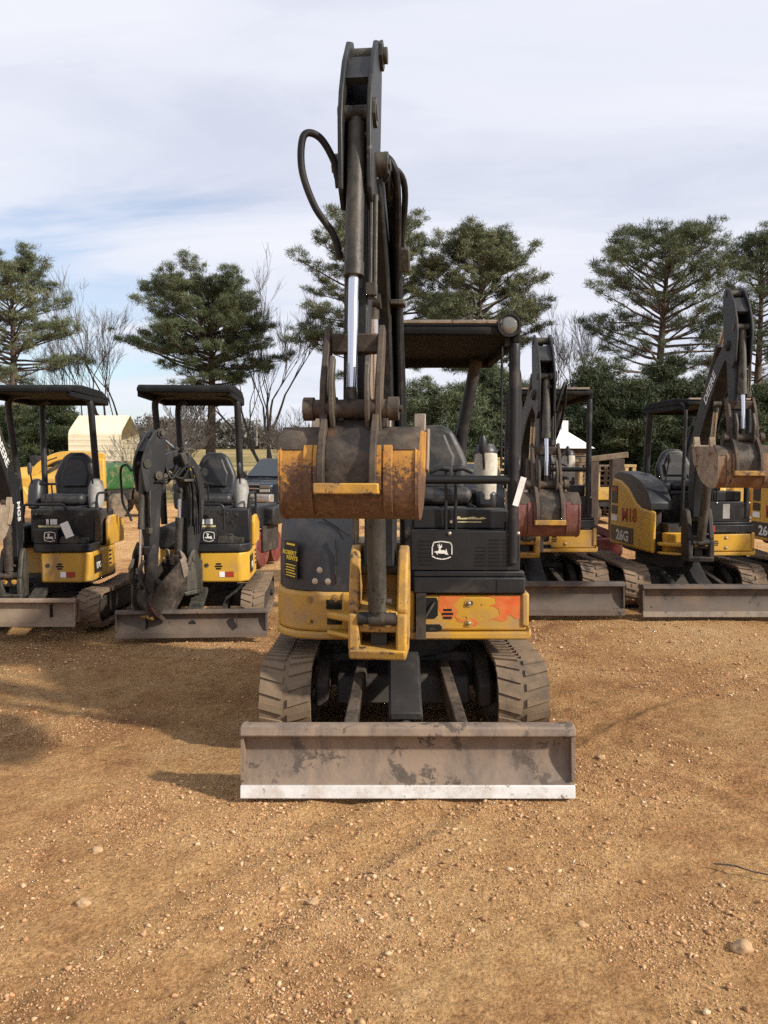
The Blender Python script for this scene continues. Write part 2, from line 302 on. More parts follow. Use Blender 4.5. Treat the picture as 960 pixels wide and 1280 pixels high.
def text(body, size, M, mat, parent, name='lettering', ex=0.0012, align='CENTER', shear=0.0, bold=0.0, sx=1.0):
    cu = bpy.data.curves.new(name, 'FONT'); cu.body = body; cu.size = size; cu.extrude = ex; cu.align_x = align; cu.align_y = 'CENTER'
    cu.shear = shear; cu.offset = bold; cu.resolution_u = 3
    t = bpy.data.objects.new(name, cu); COL.objects.link(t)
    bpy.context.view_layer.update()
    dg = bpy.context.evaluated_depsgraph_get()
    me = bpy.data.meshes.new_from_object(t.evaluated_get(dg))
    bpy.data.objects.remove(t)
    me.transform(M @ Matrix.Diagonal((sx, 1, 1, 1)))
    me.materials.clear(); me.materials.append(MATS[mat]); me.name = name
    o = bpy.data.objects.new(name, me); COL.objects.link(o); o.parent = parent
    return o
FRONT = Matrix.Rotation(R(90), 4, 'X')       # text plane faces -Y
def T(x, y, z): return Matrix.Translation((x, y, z))
def RZ(a): return Matrix.Rotation(R(a), 4, 'Z')
def RY(a): return Matrix.Rotation(R(a), 4, 'Y')
def RX(a): return Matrix.Rotation(R(a), 4, 'X')

DEER = [(365, 318), (410, 340), (400, 385), (385, 415), (280, 435), (300, 455), (330, 455), (355, 505), (385, 510), (355, 465), (420, 480), (540, 485), (575, 510),
        (645, 510), (610, 450), (590, 365), (575, 370), (575, 415), (540, 400), (450, 400), (445, 350), (490, 310), (470, 290), (482, 235), (455, 272), (455, 290),
        (435, 285), (415, 230), (405, 240), (415, 280), (365, 250), (370, 275), (420, 305)]
def emblem(M, h, parent):
    """white outlined badge with the leaping deer"""
    k = h / 455.0; q = lambda p: ((p[0] - 480) * k, (402 - p[1]) * k)
    b = MB(M)
    b.pxz([q(p) for p in DEER], -0.0035, 0)
    fr = [[(240, 510), (238, 330), (275, 205), (470, 178), (690, 212), (727, 290), (725, 500)], [(238, 548), (330, 597), (480, 625), (600, 608), (695, 565)]]
    for line in fr:
        pts = [Vector((*q(p), 0)) for p in line]
        for a, c in zip(pts[:-1], pts[1:]):
            d = (c - a).normalized(); nn = Vector((-d.y, d.x, 0)) * (13 * k); a2 = a - d * 5 * k; c2 = c + d * 5 * k
            b.pxz([(w.x, w.y) for w in (a2 + nn, c2 + nn, c2 - nn, a2 - nn)], -0.003, 0)
    return b.build('emblem', 'decal_white', parent, ang=30)

# ------------------------------------------------------------------ excavator: tracks, blade
def track(root, M, x0, x1, yf, yb, h, mat='rubber', pitch=0.088):
    ri = h / 2 - 0.03; cyf, cyb = yf + ri + 0.03, yb - ri - 0.03; zc = h / 2
    path = []
    def arc(cy, a0, a1, n):
        for i in range(n): a = a0 + (a1 - a0) * i / n; path.append((cy + ri * math.cos(a), zc + ri * math.sin(a)))
    arc(cyf, R(270), R(90), 16)
    for i in range(12): t = i / 12; path.append((cyf + (cyb - cyf) * t, zc + ri - 0.02 * math.sin(math.pi * t)))
    arc(cyb, R(90), R(-90), 16)
    for i in range(12): t = i / 12; path.append((cyb + (cyf - cyb) * t, zc - ri))
    n = len(path); P = [Vector((0, y, z)) for y, z in path]
    cen = Vector((0, (cyf + cyb) / 2, zc)); b = MB(M); tn = []
    for i in range(n):
        t = (P[(i + 1) % n] - P[i - 1]).normalized(); nn = Vector((0, -t.z, t.y))
        if nn.dot(P[i] - cen) < 0: nn = -nn
        tn.append((t, nn))
    vs = []
    for i in range(n):
        for x, d in ((x0, 0.0), (x1, 0.0), (x1, -0.028), (x0, -0.028)): vs.append(P[i] + tn[i][1] * d + Vector((x, 0, 0)))
    b.add(vs, [(i * 4 + j, i * 4 + (j + 1) % 4, ((i + 1) % n) * 4 + (j + 1) % 4, ((i + 1) % n) * 4 + j) for i in range(n) for j in range(4)])
    L = [0]
    for i in range(n): L.append(L[-1] + (P[(i + 1) % n] - P[i]).length)
    def at(s):
        s %= L[-1]
        i = max(k for k in range(n) if L[k] <= s); f = (s - L[i]) / max(1e-9, L[i + 1] - L[i])
        t = tn[i][0].lerp(tn[(i + 1) % n][0], f).normalized(); nn = tn[i][1].lerp(tn[(i + 1) % n][1], f).normalized()
        return P[i].lerp(P[(i + 1) % n], f), t, nn
    cnt = int(L[-1] / pitch); pitch = L[-1] / cnt; xm = (x0 + x1) / 2; w = (x1 - x0) / 2
    for i in range(cnt):
        for sgn in (-1, 1):
            vv = []
            ofs = 0 if sgn < 0 else 0.5
            for (u, ds) in ((0.10, 0.0), (1.0, 0.035)):
                for e in (-0.5, 0.5):
                    p, t, nn = at((i + ofs) * pitch + ds + e * pitch * (0.50 if u < 0.5 else 0.42))
                    for hh in (0.0, 0.013):
                        vv.append(p + nn * hh + Vector((xm + sgn * u * w, 0, 0)))
            b.add(vv, [(0, 2, 6, 4), (1, 5, 7, 3), (0, 1, 3, 2), (4, 6, 7, 5), (0, 4, 5, 1), (2, 3, 7, 6)])
    o = b.build('rubber_track', mat, root, ang=25)
    xi0, xi1 = x0 + w * 0.45, x1 - w * 0.45
    f = MB(M)
    f.pyz([(cyf, zc - 0.10), (cyf, zc + 0.09), (cyf + 0.3, zc + 0.13), (cyb - 0.3, zc + 0.13), (cyb, zc + 0.09), (cyb, zc - 0.10)], xi0 - 0.02, xi1 + 0.02)
    f.build('track_frame', 'frame_black', o, bevel=0.01)
    for cy in (cyf, cyb):
        w_ = MB(M); w_.lathe([(0, 0.05), (0.0, ri - 0.06), (0.015, ri - 0.035), (xi1 - xi0 - 0.015, ri - 0.035), (xi1 - xi0, ri - 0.06), (xi1 - xi0, 0.05)], (xi0, cy, zc), (1, 0, 0), 24)
        w_.lathe([(0, 0.09), (0.05, 0.085), (0.05, 0.04)], (xi1, cy, zc), (1, 0, 0), 16); w_.lathe([(0, 0.09), (0.05, 0.085), (0.05, 0.04)], (xi0, cy, zc), (-1, 0, 0), 16)
        w_.build('idler_wheel' if cy == cyf else 'drive_sprocket', 'frame_black', o)
    for k in range(4):
        y = cyf + 0.22 + (cyb - cyf - 0.44) * k / 3
        MB(M).lathe([(0, 0.06), (0.02, 0.075), (xi1 - xi0 - 0.02, 0.075), (xi1 - xi0, 0.06)], (xi0, y, 0.03 + 0.075 + 0.004), (1, 0, 0), 14).build('track_roller', 'frame_black', o)
    return o

def blade(root, M, w, y, h, mat='blade_steel', edge='white_edge', k=1.0, z0=0.005, thick_seams=False, split=None, ew=0.064):
    """dozer blade: curved mouldboard, pipe along the top, bolted cutting edge, end plates"""
    prof = []
    for i in range(9):
        t = i / 8; z = z0 + 0.060 * k + (h - 0.10 * k) * t
        prof.append((y + 0.075 * k * math.sin(t * math.pi * 0.8) * 0.9, z))
    pts = prof + [(p[0] + 0.022, p[1]) for p in reversed(prof)]
    b = MB(M); b.pyz(pts, -w / 2, w / 2)
    bl = b.build('blade', mat, root, bevel=0.003)
    e = MB(M); e.pyz([(y - 0.022, z0 + 0.002), (y - 0.010, z0), (y + 0.018, z0), (y + 0.012, z0 + ew * k), (y - 0.010, z0 + ew * k)], -w / 2 - 0.002, w / 2 + 0.002)
    e.build('cutting_edge', edge, bl, bevel=0.004)
    tp = MB(M); yt = prof[-1][0]
    tp.pyz([(yt - 0.045 * k, h - 0.05 * k), (yt - 0.030 * k, h - 0.008 * k), (yt, h), (yt + 0.05 * k, h - 0.004 * k), (yt + 0.06 * k, h - 0.055 * k), (yt + 0.01, h - 0.065 * k)], -w / 2 - 0.004, w / 2 + 0.004)
    tp.build('blade_top_bar', mat, bl, bevel=0.008)
    for s in (-1, 1):
        MB(M).pyz([(y - 0.006, z0 + 0.09 * k), (y + 0.10 * k, z0 + 0.03), (y + 0.16 * k, z0 + 0.05), (y + 0.15 * k, h - 0.02), (yt - 0.02, h - 0.01)], s * w / 2 - (0.016 if s > 0 else 0.0), s * w / 2 + (0.0 if s > 0 else 0.016)).build('blade_end_plate', mat, bl)
    if split:
        for xx in split: MB(M).bx(xx - 0.006, xx + 0.006, y - 0.012, y + 0.03, z0 + 0.09, h - 0.05).build('blade_seam', 'slot_dark', bl)
    return bl

# ------------------------------------------------------------------ excavator: arm
def v2(a): return Vector((a[0], a[1]))
def bar(mb, a, b, r0, r1=None, x=0.0, n=18):
    return mb.cyl((x, -a[0], a[1]), (x, -b[0], b[1]), r0, r1, n)
def ram(parent, M, a, b, rb, rr, frac, mat, x=0.0, names=('cylinder_barrel', 'cylinder_rod')):
    """hydraulic cylinder from a (barrel end) to b (rod end) in the arm plane"""
    a, b = v2(a), v2(b); d = (b - a).normalized(); L = (b - a).length; m = a + d * L * frac
    q = MB(M); bar(q, a + d * 0.05, m, rb, x=x); bar(q, m - d * 0.05, m + d * 0.012, rb * 1.10, x=x); bar(q, a + d * 0.03, a + d * 0.07, rb * 0.8, x=x)
    q.cyl((x - rb * 0.9, -a[0], a[1]), (x + rb * 0.9, -a[0], a[1]), rb * 0.85)
    q.cyl((x + rb * 0.9, -(a + d * 0.1)[0], (a + d * 0.1)[1]), (x + rb * 1.5, -(a + d * 0.1)[0], (a + d * 0.1)[1]), rb * 0.3)
    o = q.build(names[0], mat, parent, ang=30)
    q = MB(M); bar(q, m, b - d * 0.05, rr, x=x); q.build(names[1], 'chrome', o)
    q = MB(M); bar(q, b - d * 0.09, b - d * 0.03, rr * 1.15, x=x); q.cyl((x - rb * 0.8, -b[0], b[1]), (x + rb * 0.8, -b[0], b[1]), rb * 0.75); q.build('rod_eye', mat, o)
    return o
def thicken(c):
    """centreline of (r, z, half width) to a closed outline"""
    up, dn = [], []
    for i in range(len(c)):
        a, b = v2(c[max(i - 1, 0)][:2]), v2(c[min(i + 1, len(c) - 1)][:2]); d = (b - a).normalized(); nn = Vector((-d.y, d.x)); p = v2(c[i][:2])
        up.append(p + nn * c[i][2]); dn.append(p - nn * c[i][2])
    return up + dn[::-1]
def smooth_c(c, n=5):
    return [tuple(v) for v in bez([(a, b, d) for a, b, d in c], n)]
def arm(root, M, S, B, boom, k=1.0, th=0.15, mats=None, bucket_ang=0.0, bucket_w=0.61, kb=1.0, post_z=1.10, rod=0.56, boom_word=None, word_side=1, hose_loop=None,
        stripes=False, boom_cyl=((0.15, 0.83), 3), cyl_rod=0.50, light=True, detail=True, bucket_side=None, word_pos=None, teeth=4, side_word=None, bucket_clean=None, ths=None):
    mt = dict(boom='arm_paint', stick='arm_paint', cyl='grease_steel', bucket='bucket_paint', ears='rusty_steel', post='yellow_worn', tooth='worn_steel')
    mt.update(mats or {})
    S, B = v2(S), v2(B); tb = th; ths = ths or th
    c = smooth_c(boom)
    b = MB(M); b.prz([tuple(p) for p in thicken(c)], -th / 2, th / 2)
    bo = b.build('boom', mt['boom'], root, bevel=0.012 * k)
    # boom foot and tip pins
    MB(M).cyl((-th / 2 - 0.05, -c[0][0], c[0][1]), (th / 2 + 0.05, -c[0][0], c[0][1]), 0.045 * k).build('boom_foot_pin', 'grease_steel', bo)
    q = MB(M); q.cyl((-th / 2 - 0.04, -S[0], S[1]), (th / 2 + 0.04, -S[0], S[1]), 0.055 * k)
    q.cyl((-th / 2 - 0.05, -S[0], S[1]), (th / 2 + 0.05, -S[0], S[1]), 0.03 * k, n=6); q.build('stick_pivot_pin', 'grease_steel', bo)
    # stick
    e = (B - S).normalized(); nn = Vector((-e.y, e.x)); L = (B - S).length
    if nn.x < 0: nn = -nn
    A = lambda a, f: tuple(S + e * a + nn * f)
    b = MB(M); b.prz([A(a * k if a < 0.6 else a, f * k) for a, f in ((-0.12, -0.10), (0.0, -0.125), (0.25, -0.095))] + [A(L - 0.05, -0.05 * k), A(L + 0.03 * k, -0.03 * k), A(L + 0.03 * k, 0.03 * k), A(L - 0.04, 0.06 * k)] +
                     [A(a * k, f * k) for a, f in ((0.5, 0.105), (0.1, 0.12), (-0.08, 0.10))], -ths * 0.42, ths * 0.42)
    st = b.build('stick', mt['stick'], root, bevel=0.008 * k)
    head = [(0.26, 0.10), (0.20, 0.19), (-0.08, 0.245), (-0.22, 0.23), (-0.40, 0.165), (-0.56, 0.06), (-0.62, -0.03), (-0.60, -0.10), (-0.50, -0.13), (-0.15, -0.125), (0.12, -0.10)]
    for s in (-1, 1):
        b = MB(M); xx = s * ths * 0.5
        b.prz([A(a * k, f * k) for a, f in head], xx - 0.011, xx + 0.011); b.build('stick_head_plate', mt['stick'], st, bevel=0.006)
    b = MB(M)
    p0, p1 = A(-0.47 * k, 0.055 * k), A(-0.30 * k, 0.165 * k); d = (v2(p1) - v2(p0)).normalized(); w = Vector((d.y, -d.x)) * 0.016
    b.prz([tuple(v2(p0) - w), tuple(v2(p1) - w), tuple(v2(p1) + w), tuple(v2(p0) + w)], -ths * 0.5 + 0.012, ths * 0.5 - 0.012)
    p0, p1 = A(-0.45 * k, -0.09 * k), A(0.0, -0.11 * k)
    d = (v2(p1) - v2(p0)).normalized(); w = Vector((d.y, -d.x)) * 0.012
    b.prz([tuple(v2(p0) - w), tuple(v2(p1) - w), tuple(v2(p1) + w), tuple(v2(p0) + w)], -ths * 0.5 + 0.012, ths * 0.5 - 0.012)
    b.build('stick_head_web', mt['stick'], st)
    Tp = v2(A(-0.555 * k, -0.045 * k)); Kp = v2(A(-0.15 * k, 0.165 * k)); Lp = v2(A(L - 0.045 * kb, 0.165 * k))
    for nm, p, ex, rr in (('stick_cylinder_pin', Tp, 0.045, 0.036), ('bucket_cylinder_pin', Kp, 0.03, 0.034)):
        q = MB(M); q.cyl((-ths * 0.5 - 0.02, -p[0], p[1]), (ths * 0.5 + ex, -p[0], p[1]), rr * k); q.cyl((ths * 0.5 + 0.012, -p[0], p[1]), (ths * 0.5 + 0.026, -p[0], p[1]), rr * 1.8 * k, n=8)
        q.build(nm, 'grease_steel', st)
    # stick cylinder along the back of the boom
    ci = len(c) // 2; d = (v2(c[ci + 1][:2]) - v2(c[ci - 1][:2])).normalized(); up = Vector((-d.y, d.x))
    bk = v2(c[ci - 2][:2]) + up * (c[ci][2] + 0.075 * k)
    if up.dot(Vector((-0.5, 1))) < 0: bk = v2(c[ci - 2][:2]) - up * (c[ci][2] + 0.075 * k)
    ram(bo, M, bk, Tp, 0.042 * k, 0.022 * k, 0.62, mt['cyl'])
    q = MB(M)
    for s in (-1, 1): q.prz([tuple(bk + Vector((math.cos(t) * 0.06 * k, math.sin(t) * 0.06 * k))) for t in [i * math.pi / 5 for i in range(10)]] , s * 0.055 * k - 0.008, s * 0.055 * k + 0.008)
    base = v2(c[ci - 2][:2]); dd = (base - bk).normalized(); pp = Vector((-dd.y, dd.x)) * 0.07 * k
    q.prz([tuple(bk + pp * 0.8 + dd * 0.03), tuple(base + pp * 1.3), tuple(base - pp * 1.3), tuple(bk - pp * 0.8 + dd * 0.03)], -0.048 * k, 0.048 * k)
    q.build('stick_cylinder_bracket', mt['boom'], bo)
    # bucket cylinder in front of the stick
    ram(st, M, Kp, Lp, 0.040 * k, 0.0225 * k, rod, mt['cyl'])
    # boom cylinder under the boom
    a0, idx = boom_cyl; tgt = v2(c[min(len(c) - 1, idx * 5)][:2]); fw = Vector((1, -0.2)).normalized()
    tgt = tgt + fw * (c[min(len(c) - 1, idx * 5)][2] + 0.02)
    cyb = ram(bo, M, a0, tgt, 0.052 * k, 0.028 * k, 0.66, mt['cyl'])
    # links
    J = v2(A(L - 0.36 * kb, 0.03 * k)); Jo = v2(A(L - 0.40 * kb, 0.06 * k))
    for s in (-1, 1):
        x = s * (ths * 0.5 + 0.055)
        q = MB(M); ln = thicken([(Jo[0] + 0.01, Jo[1] + 0.06, 0.028 * k), (Jo[0] + 0.05, Jo[1] - 0.04, 0.042 * k), (Lp[0] - 0.02, Lp[1] + 0.10, 0.046 * k), (Lp[0] - 0.005, Lp[1] - 0.02, 0.05 * k), (Lp[0] - 0.03, Lp[1] - 0.17 * kb, 0.036 * k)])
        q.prz([tuple(p) for p in ln], x - 0.014, x + 0.014); q.build('bucket_link', mt['ears'], st, bevel=0.005)
        x = s * (ths * 0.5 + 0.012)
        q = MB(M); ln = thicken([(Lp[0] + 0.015, Lp[1] + 0.24 * kb, 0.018 * k), (Lp[0] + 0.055, Lp[1] + 0.13 * kb, 0.030 * k), (Lp[0] + 0.03, Lp[1] - 0.01, 0.048 * k), (Lp[0] + 0.0, Lp[1] - 0.08 * kb, 0.04 * k)])
        q.prz([tuple(p) for p in ln], x - 0.010, x + 0.010); q.build('link_ear', 'link_steel', st, bevel=0.004)
    wl_ = bucket_w * 0.34
    q = MB(M); q.cyl((-wl_, -Lp[0], Lp[1]), (wl_, -Lp[0], Lp[1]), 0.040 * k)
    for s in (-1, 1): q.cyl((s * wl_ * 0.80, -Lp[0], Lp[1]), (s * wl_ * 1.02, -Lp[0], Lp[1]), 0.05 * k)
    for s in (-1, 1): q.cyl((s * wl_ * 0.30, -Lp[0], Lp[1]), (s * wl_ * 0.42, -Lp[0], Lp[1]), 0.05 * k)
    q.cyl((wl_ * 1.0, -Lp[0], Lp[1]), (wl_ * 1.10, -Lp[0], Lp[1]), 0.014 * k)
    q.build('link_pin', mt['ears'], st)
    q = MB(M); q.prz([(Jo[0] - 0.03, Jo[1] - 0.05), (Jo[0] + 0.05, Jo[1] - 0.05), (Jo[0] + 0.06, Jo[1] + 0.03), (Jo[0] - 0.03, Jo[1] + 0.04)], -ths * 0.5 - 0.04, ths * 0.5 + 0.04); q.build('link_cross_block', mt['ears'], st, bevel=0.006)
    # bucket
    MBk = M @ T(0, -B[0], B[1]) @ RX(bucket_ang) @ Matrix.Scale(kb, 4)
    out = [(0.13, -0.03), (0.20, -0.055), (0.265, -0.085), (0.290, -0.13), (0.300, -0.22), (0.297, -0.32), (0.280, -0.385), (0.235, -0.43), (0.15, -0.45), (0.02, -0.445), (-0.12, -0.41), (-0.26, -0.345), (-0.37, -0.24), (-0.44, -0.13), (-0.48, -0.02)]
    cen = Vector((-0.08, -0.15)); inn = [tuple(v2(p) + (cen - v2(p)).normalized() * 0.02) for p in out]
    w = bucket_w / kb / 2
    q = MB(MBk); q.prz(out + inn[::-1], -w + 0.014, w - 0.014)
    bu = q.build('bucket', mt['bucket'], root, bevel=0.0, ang=40)
    for s in (-1, 1):
        q = MB(MBk); q.prz([tuple(v2(p) + (v2(p) - cen).normalized() * 0.006) for p in out], s * w - (0.013 if s > 0 else 0), s * w + (0 if s > 0 else 0.013))
        q.build('bucket_side_plate', bucket_side or mt['bucket'], bu)
        q = MB(MBk); x0 = s * (w + 0.001); x1 = s * (w + 0.016)
        q.prz([(-0.49, 0.0), (-0.44, -0.15), (-0.37, -0.24), (-0.30, -0.22), (-0.36, -0.09), (-0.40, 0.0)], min(x0, x1), max(x0, x1)); q.build('side_cutter', mt['tooth'], bu, bevel=0.004)
    q = MB(MBk); q.prz([(0.155, -0.012), (0.21, -0.036), (0.272, -0.078), (0.292, -0.12), (0.280, -0.125), (0.255, -0.085), (0.2, -0.05), (0.15, -0.025)], -w - 0.004, w + 0.004); q.build('bucket_back_lip', 'rusty_steel' if not bucket_clean else mt['bucket'], bu)
    q = MB(MBk); q.prz([(-0.495, -0.015), (-0.465, -0.005), (-0.415, -0.13), (-0.452, -0.145)], -w, w); q.build('cutting_lip', mt['tooth'], bu)
    for i in range(teeth):
        x = -w + 0.04 + (2 * w - 0.08) * i / (teeth - 1)
        q = MB(MBk); q.prz([(-0.50, -0.08), (-0.455, -0.09), (-0.455, 0.0), (-0.485, 0.085), (-0.497, 0.085), (-0.515, 0.0)], x - 0.032, x + 0.032); q.build('bucket_tooth', mt['tooth'], bu, bevel=0.008)
    ear = [(0.02, 0.06), (0.09, 0.095), (0.17, 0.085), (0.24, 0.03), (0.31, -0.06), (0.352, -0.16), (0.362, -0.27), (0.345, -0.335), (0.27, -0.335), (0.24, -0.10), (0.12, -0.05), (-0.02, -0.05)]
    for s in (-1, 1):
        q = MB(MBk); x = s * 0.12; q.prz(ear, x - 0.016, x + 0.016)
        o = q.build('bucket_ear', mt['ears'] if not bucket_clean else mt['bucket'], bu, bevel=0.004)
        q = MB(MBk); q.prz([(0.30, -0.10), (0.33, -0.16), (0.335, -0.30), (0.28, -0.32), (0.285, -0.15)], x + s * 0.0165, x + s * 0.036); q.build('ear_gusset', mt['bucket'], bu)
    q = MB(MBk); q.prz([(0.302, -0.275), (0.368, -0.272), (0.366, -0.322), (0.302, -0.325)], -0.15, 0.15); q.build('ear_bar', 'yellow_worn' if not bucket_clean else mt['bucket'], bu, bevel=0.006)
    for s in (-1, 1):
        sh = [(0.266, -0.093), (0.292, -0.132), (0.302, -0.22), (0.299, -0.322), (0.282, -0.388), (0.236, -0.434)]
        q = MB(MBk); x = s * 0.185; q.prz(sh + [(r + 0.012, z) for r, z in sh[::-1]], x - 0.022, x + 0.022); q.build('wear_strip', mt['bucket'], bu, bevel=0.003)
        q = MB(MBk); q.tube([(s * (w - 0.012), -r - 0.002, z) for r, z in out[2:10]], 0.006, 6); q.build('weld_bead', mt['bucket'], bu)
    q = MB(MBk); q.cyl((-0.155, 0, 0.0), (0.155, 0, 0.0), 0.038); q.build('bucket_pin', mt['ears'], bu)
    q = MB(MBk)
    q.prz([(0.18, 0.02), (0.262, -0.06), (0.305, -0.13), (0.312, -0.20), (0.310, -0.272), (0.28, -0.272), (0.25, -0.12), (0.14, -0.02)], -0.101, 0.101); q.build('ear_recess_shade', 'grease_dark', bu)  # dark plate over the bucket back, painting the shade of the recess
    # hoses
    if detail:
        hp = lambda r, z, x: (x, -r, z)
        q = MB(M); cm = c[len(c) * 2 // 3]; c2 = c[len(c) // 3]
        for i, dx in enumerate((0.0, 0.022, 0.044)):
            q2 = MB(M); x = tb * 0.5 + 0.012 + dx * 0.3
            q2.tube(bez([hp(S[0] - 0.02 + 0.03 * i, S[1] - 0.06, x + 0.01), hp(S[0] - 0.12, S[1] - 0.06 + 0.025 * i, x + 0.012), hp(cm[0] - 0.02, cm[1] + 0.02 - 0.03 * i, x), hp(c2[0] + 0.03 * i - 0.03, c2[1] + 0.05, x), hp(c2[0] - 0.04 + 0.03 * i, c2[1] - 0.3, x + 0.01)], 8), 0.013 * k, 8)
            q2.build('hydraulic_hose', 'hose_rubber', bo)
        q = MB(M)
        for i in range(2):
            x = ths * 0.42 + 0.012 + 0.02 * i
            q2 = MB(M); q2.tube([(x, -A(0.20 * k, 0.125 * k)[0], A(0.20 * k, 0.1 * k)[1]), (x, -A(L * 0.55, 0.10 * k)[0], A(L * 0.55, 0.1 * k)[1])], 0.010 * k, 8); q2.build('steel_pipe', 'grease_steel', st)
        for i, (oy, rr) in enumerate(((0.0, 0.021), (0.05, 0.018), (-0.05, 0.016))):
            x = tb * 0.5 + 0.016 + 0.010 * i
            q2 = MB(M); q2.tube(bez([hp(S[0] - 0.10, S[1] + 0.06 + oy * 0.5, x - 0.02), hp(S[0] - 0.17 + oy, S[1] - 0.03, x + 0.02 * (1 + i)), hp(cm[0] - 0.05 + oy, cm[1] - 0.06, x + 0.022 - 0.008 * i), hp(c2[0] + 0.05 + oy, c2[1] + 0.12, x + 0.01), hp(c2[0] + 0.04 + oy, c2[1] - 0.22, x)], 8), [rr * k] * 33, 9)
            q2.build('sleeved_hose', 'hose_rubber', bo)
        q2 = MB(M @ T(tb * 0.5 + 0.07, -(cm[0] + 0.02), cm[1] + 0.02) @ RX(20)); q2.bx(-0.025, 0.035, -0.03, 0.03, -0.06, 0.06); q2.build('hose_clip', 'grease_steel', bo, bevel=0.008)
        for dz in (-0.14, 0.16): MB(M).bx(tb * 0.5 + 0.002, tb * 0.5 + 0.075, -(cm[0] - 0.05) - 0.06, -(cm[0] - 0.05) + 0.06, cm[1] - 0.06 + dz, cm[1] - 0.035 + dz).build('hose_clamp', 'grease_steel', bo, bevel=0.004)
        pz = A(L * 0.52, 0.11 * k); q = MB(M); q.bx(ths * 0.36, ths * 0.36 + 0.05, -pz[0] - 0.02, -pz[0] + 0.03, pz[1] - 0.025, pz[1] + 0.03); q.build('pipe_clamp', 'grease_steel', st, bevel=0.004)
    if hose_loop:
        q = MB(M); q.tube(bez(hose_loop, 8), 0.016 * k, 10); q.build('hose_loop', 'hose_rubber', st)
    # swing post
    z = post_z; MP = M @ T(0, 0, z) @ Matrix.Scale(k, 4) @ T(0, 0, -z); ps = MB(MP)
    for s in (-1, 1):
        x = s * (th / 2 + 0.05); ps.prz([(-0.10, z - 0.30), (0.10, z - 0.34), (0.16, z - 0.22), (0.10, z + 0.0), (0.055, z + 0.10), (0.0, z + 0.13), (-0.055, z + 0.09), (-0.10, z - 0.05)], x - 0.030, x + 0.030)
    ps.prz([(-0.10, z - 0.33), (0.15, z - 0.35), (0.165, z - 0.23), (-0.10, z - 0.15)], -th / 2 - 0.028, th / 2 + 0.028)
    ps.prz([(-0.10, z - 0.50), (0.17, z - 0.50), (0.19, z - 0.44), (-0.10, z - 0.42)], -th / 2 - 0.075, th / 2 + 0.075)
    for s in (-1, 1):
        x = s * (th / 2 + 0.048); ps.prz([(-0.1, z - 0.43), (0.18, z - 0.45), (0.175, z - 0.24), (-0.1, z - 0.24)], x - 0.030, x + 0.030)
    ps.prz([(-0.16, z - 0.5), (-0.1, z - 0.5), (-0.1, z - 0.0), (-0.16, z - 0.04)], -th / 2 - 0.055, th / 2 + 0.055)
    po = ps.build('swing_post', mt['post'], root, bevel=0.014, seg=3)
    for s in (-1, 1):
        q = MB(MP); q.lathe([(0, 0.034), (0.018, 0.034), (0.022, 0.024)], (s * 0.058, -0.155, z - 0.28), (0, -1, 0), 14); q.build('post_boss', 'yellow_worn', po)
    q = MB(M); q.cyl((-th / 2 - 0.02, -a0[0], a0[1]), (th / 2 + 0.02, -a0[0], a0[1]), 0.04 * k); q.M = MP; q.prz([(-0.02, z - 0.44), (0.09, z - 0.44), (0.08, z - 0.34), (-0.02, z - 0.32)], -0.045, 0.045); q.build('post_pin', 'frame_black', po)
    if boom_word:
        pos, ang_, size, x = word_pos
        text(boom_word, size, M @ T(x, -pos[0], pos[1]) @ (RZ(90) if x > 0 else RZ(-90)) @ FRONT @ RZ(ang_), 'decal_white', bo, bold=0.002)
    if side_word:
        pos, ang_, size, x, wd = side_word
        text(wd, size, M @ T(x, -pos[0], pos[1]) @ (RZ(90) if x > 0 else RZ(-90)) @ FRONT @ RZ(ang_), 'decal_white', bo, bold=0.002)
    if stripes:
        (r, z), x = stripes
        q = MB(M)
        for i in range(4): q.prz([(r + i * 0.035, z - 0.05), (r + i * 0.035 + 0.018, z - 0.05), (r + i * 0.035 + 0.055, z + 0.06), (r + i * 0.035 + 0.037, z + 0.06)], min(x, x * 1.03), max(x, x * 1.03))
        q.build('warning_stripes', 'decal_yellow', bo)
    return bo
# ------------------------------------------------------------------ seat, shared
def seat(root, M, w=0.48, zs=0.95, zb=1.62):
    """M places the seat: cushion front at y=0, back at +y"""
    c = MB(M); c.bx(-w / 2, w / 2, 0, 0.46, zs, zs + 0.12); cu = c.build('seat', 'seat_vinyl', root, bevel=0.05, seg=4)
    c = MB(M); c.bx(-w / 2 - 0.02, w / 2 + 0.02, 0.02, 0.48, zs - 0.07, zs - 0.005); c.build('seat_pan', 'seat_vinyl', cu, bevel=0.02)
    hw = w / 2
    sh = [(-hw * 0.9, zs + 0.06), (-hw * 1.04, zs + 0.3), (-hw * 0.92, zb - 0.20), (-hw * 0.62, zb - 0.04), (-hw * 0.3, zb), (hw * 0.3, zb), (hw * 0.62, zb - 0.04), (hw * 0.92, zb - 0.20), (hw * 1.04, zs + 0.3), (hw * 0.9, zs + 0.06)]
    Mb = M @ T(0, 0.40, zs) @ RX(-9) @ T(0, 0, -zs)
    c = MB(Mb); c.pxz(sh, 0, 0.12); ba = c.build('seat_backrest', 'seat_vinyl', root, bevel=0.045, seg=4)
    c = MB(Mb); zt = zb - 0.07
    c.pxz([(-hw * 0.58, zs + 0.18), (-hw * 0.66, zs + 0.34), (-hw * 0.56, zb - 0.20), (-hw * 0.36, zt), (hw * 0.36, zt), (hw * 0.56, zb - 0.20), (hw * 0.66, zs + 0.34), (hw * 0.58, zs + 0.18)], -0.028, 0.05)
    c.build('backrest_pad', 'seat_vinyl', ba, bevel=0.022, seg=4)
    return cu
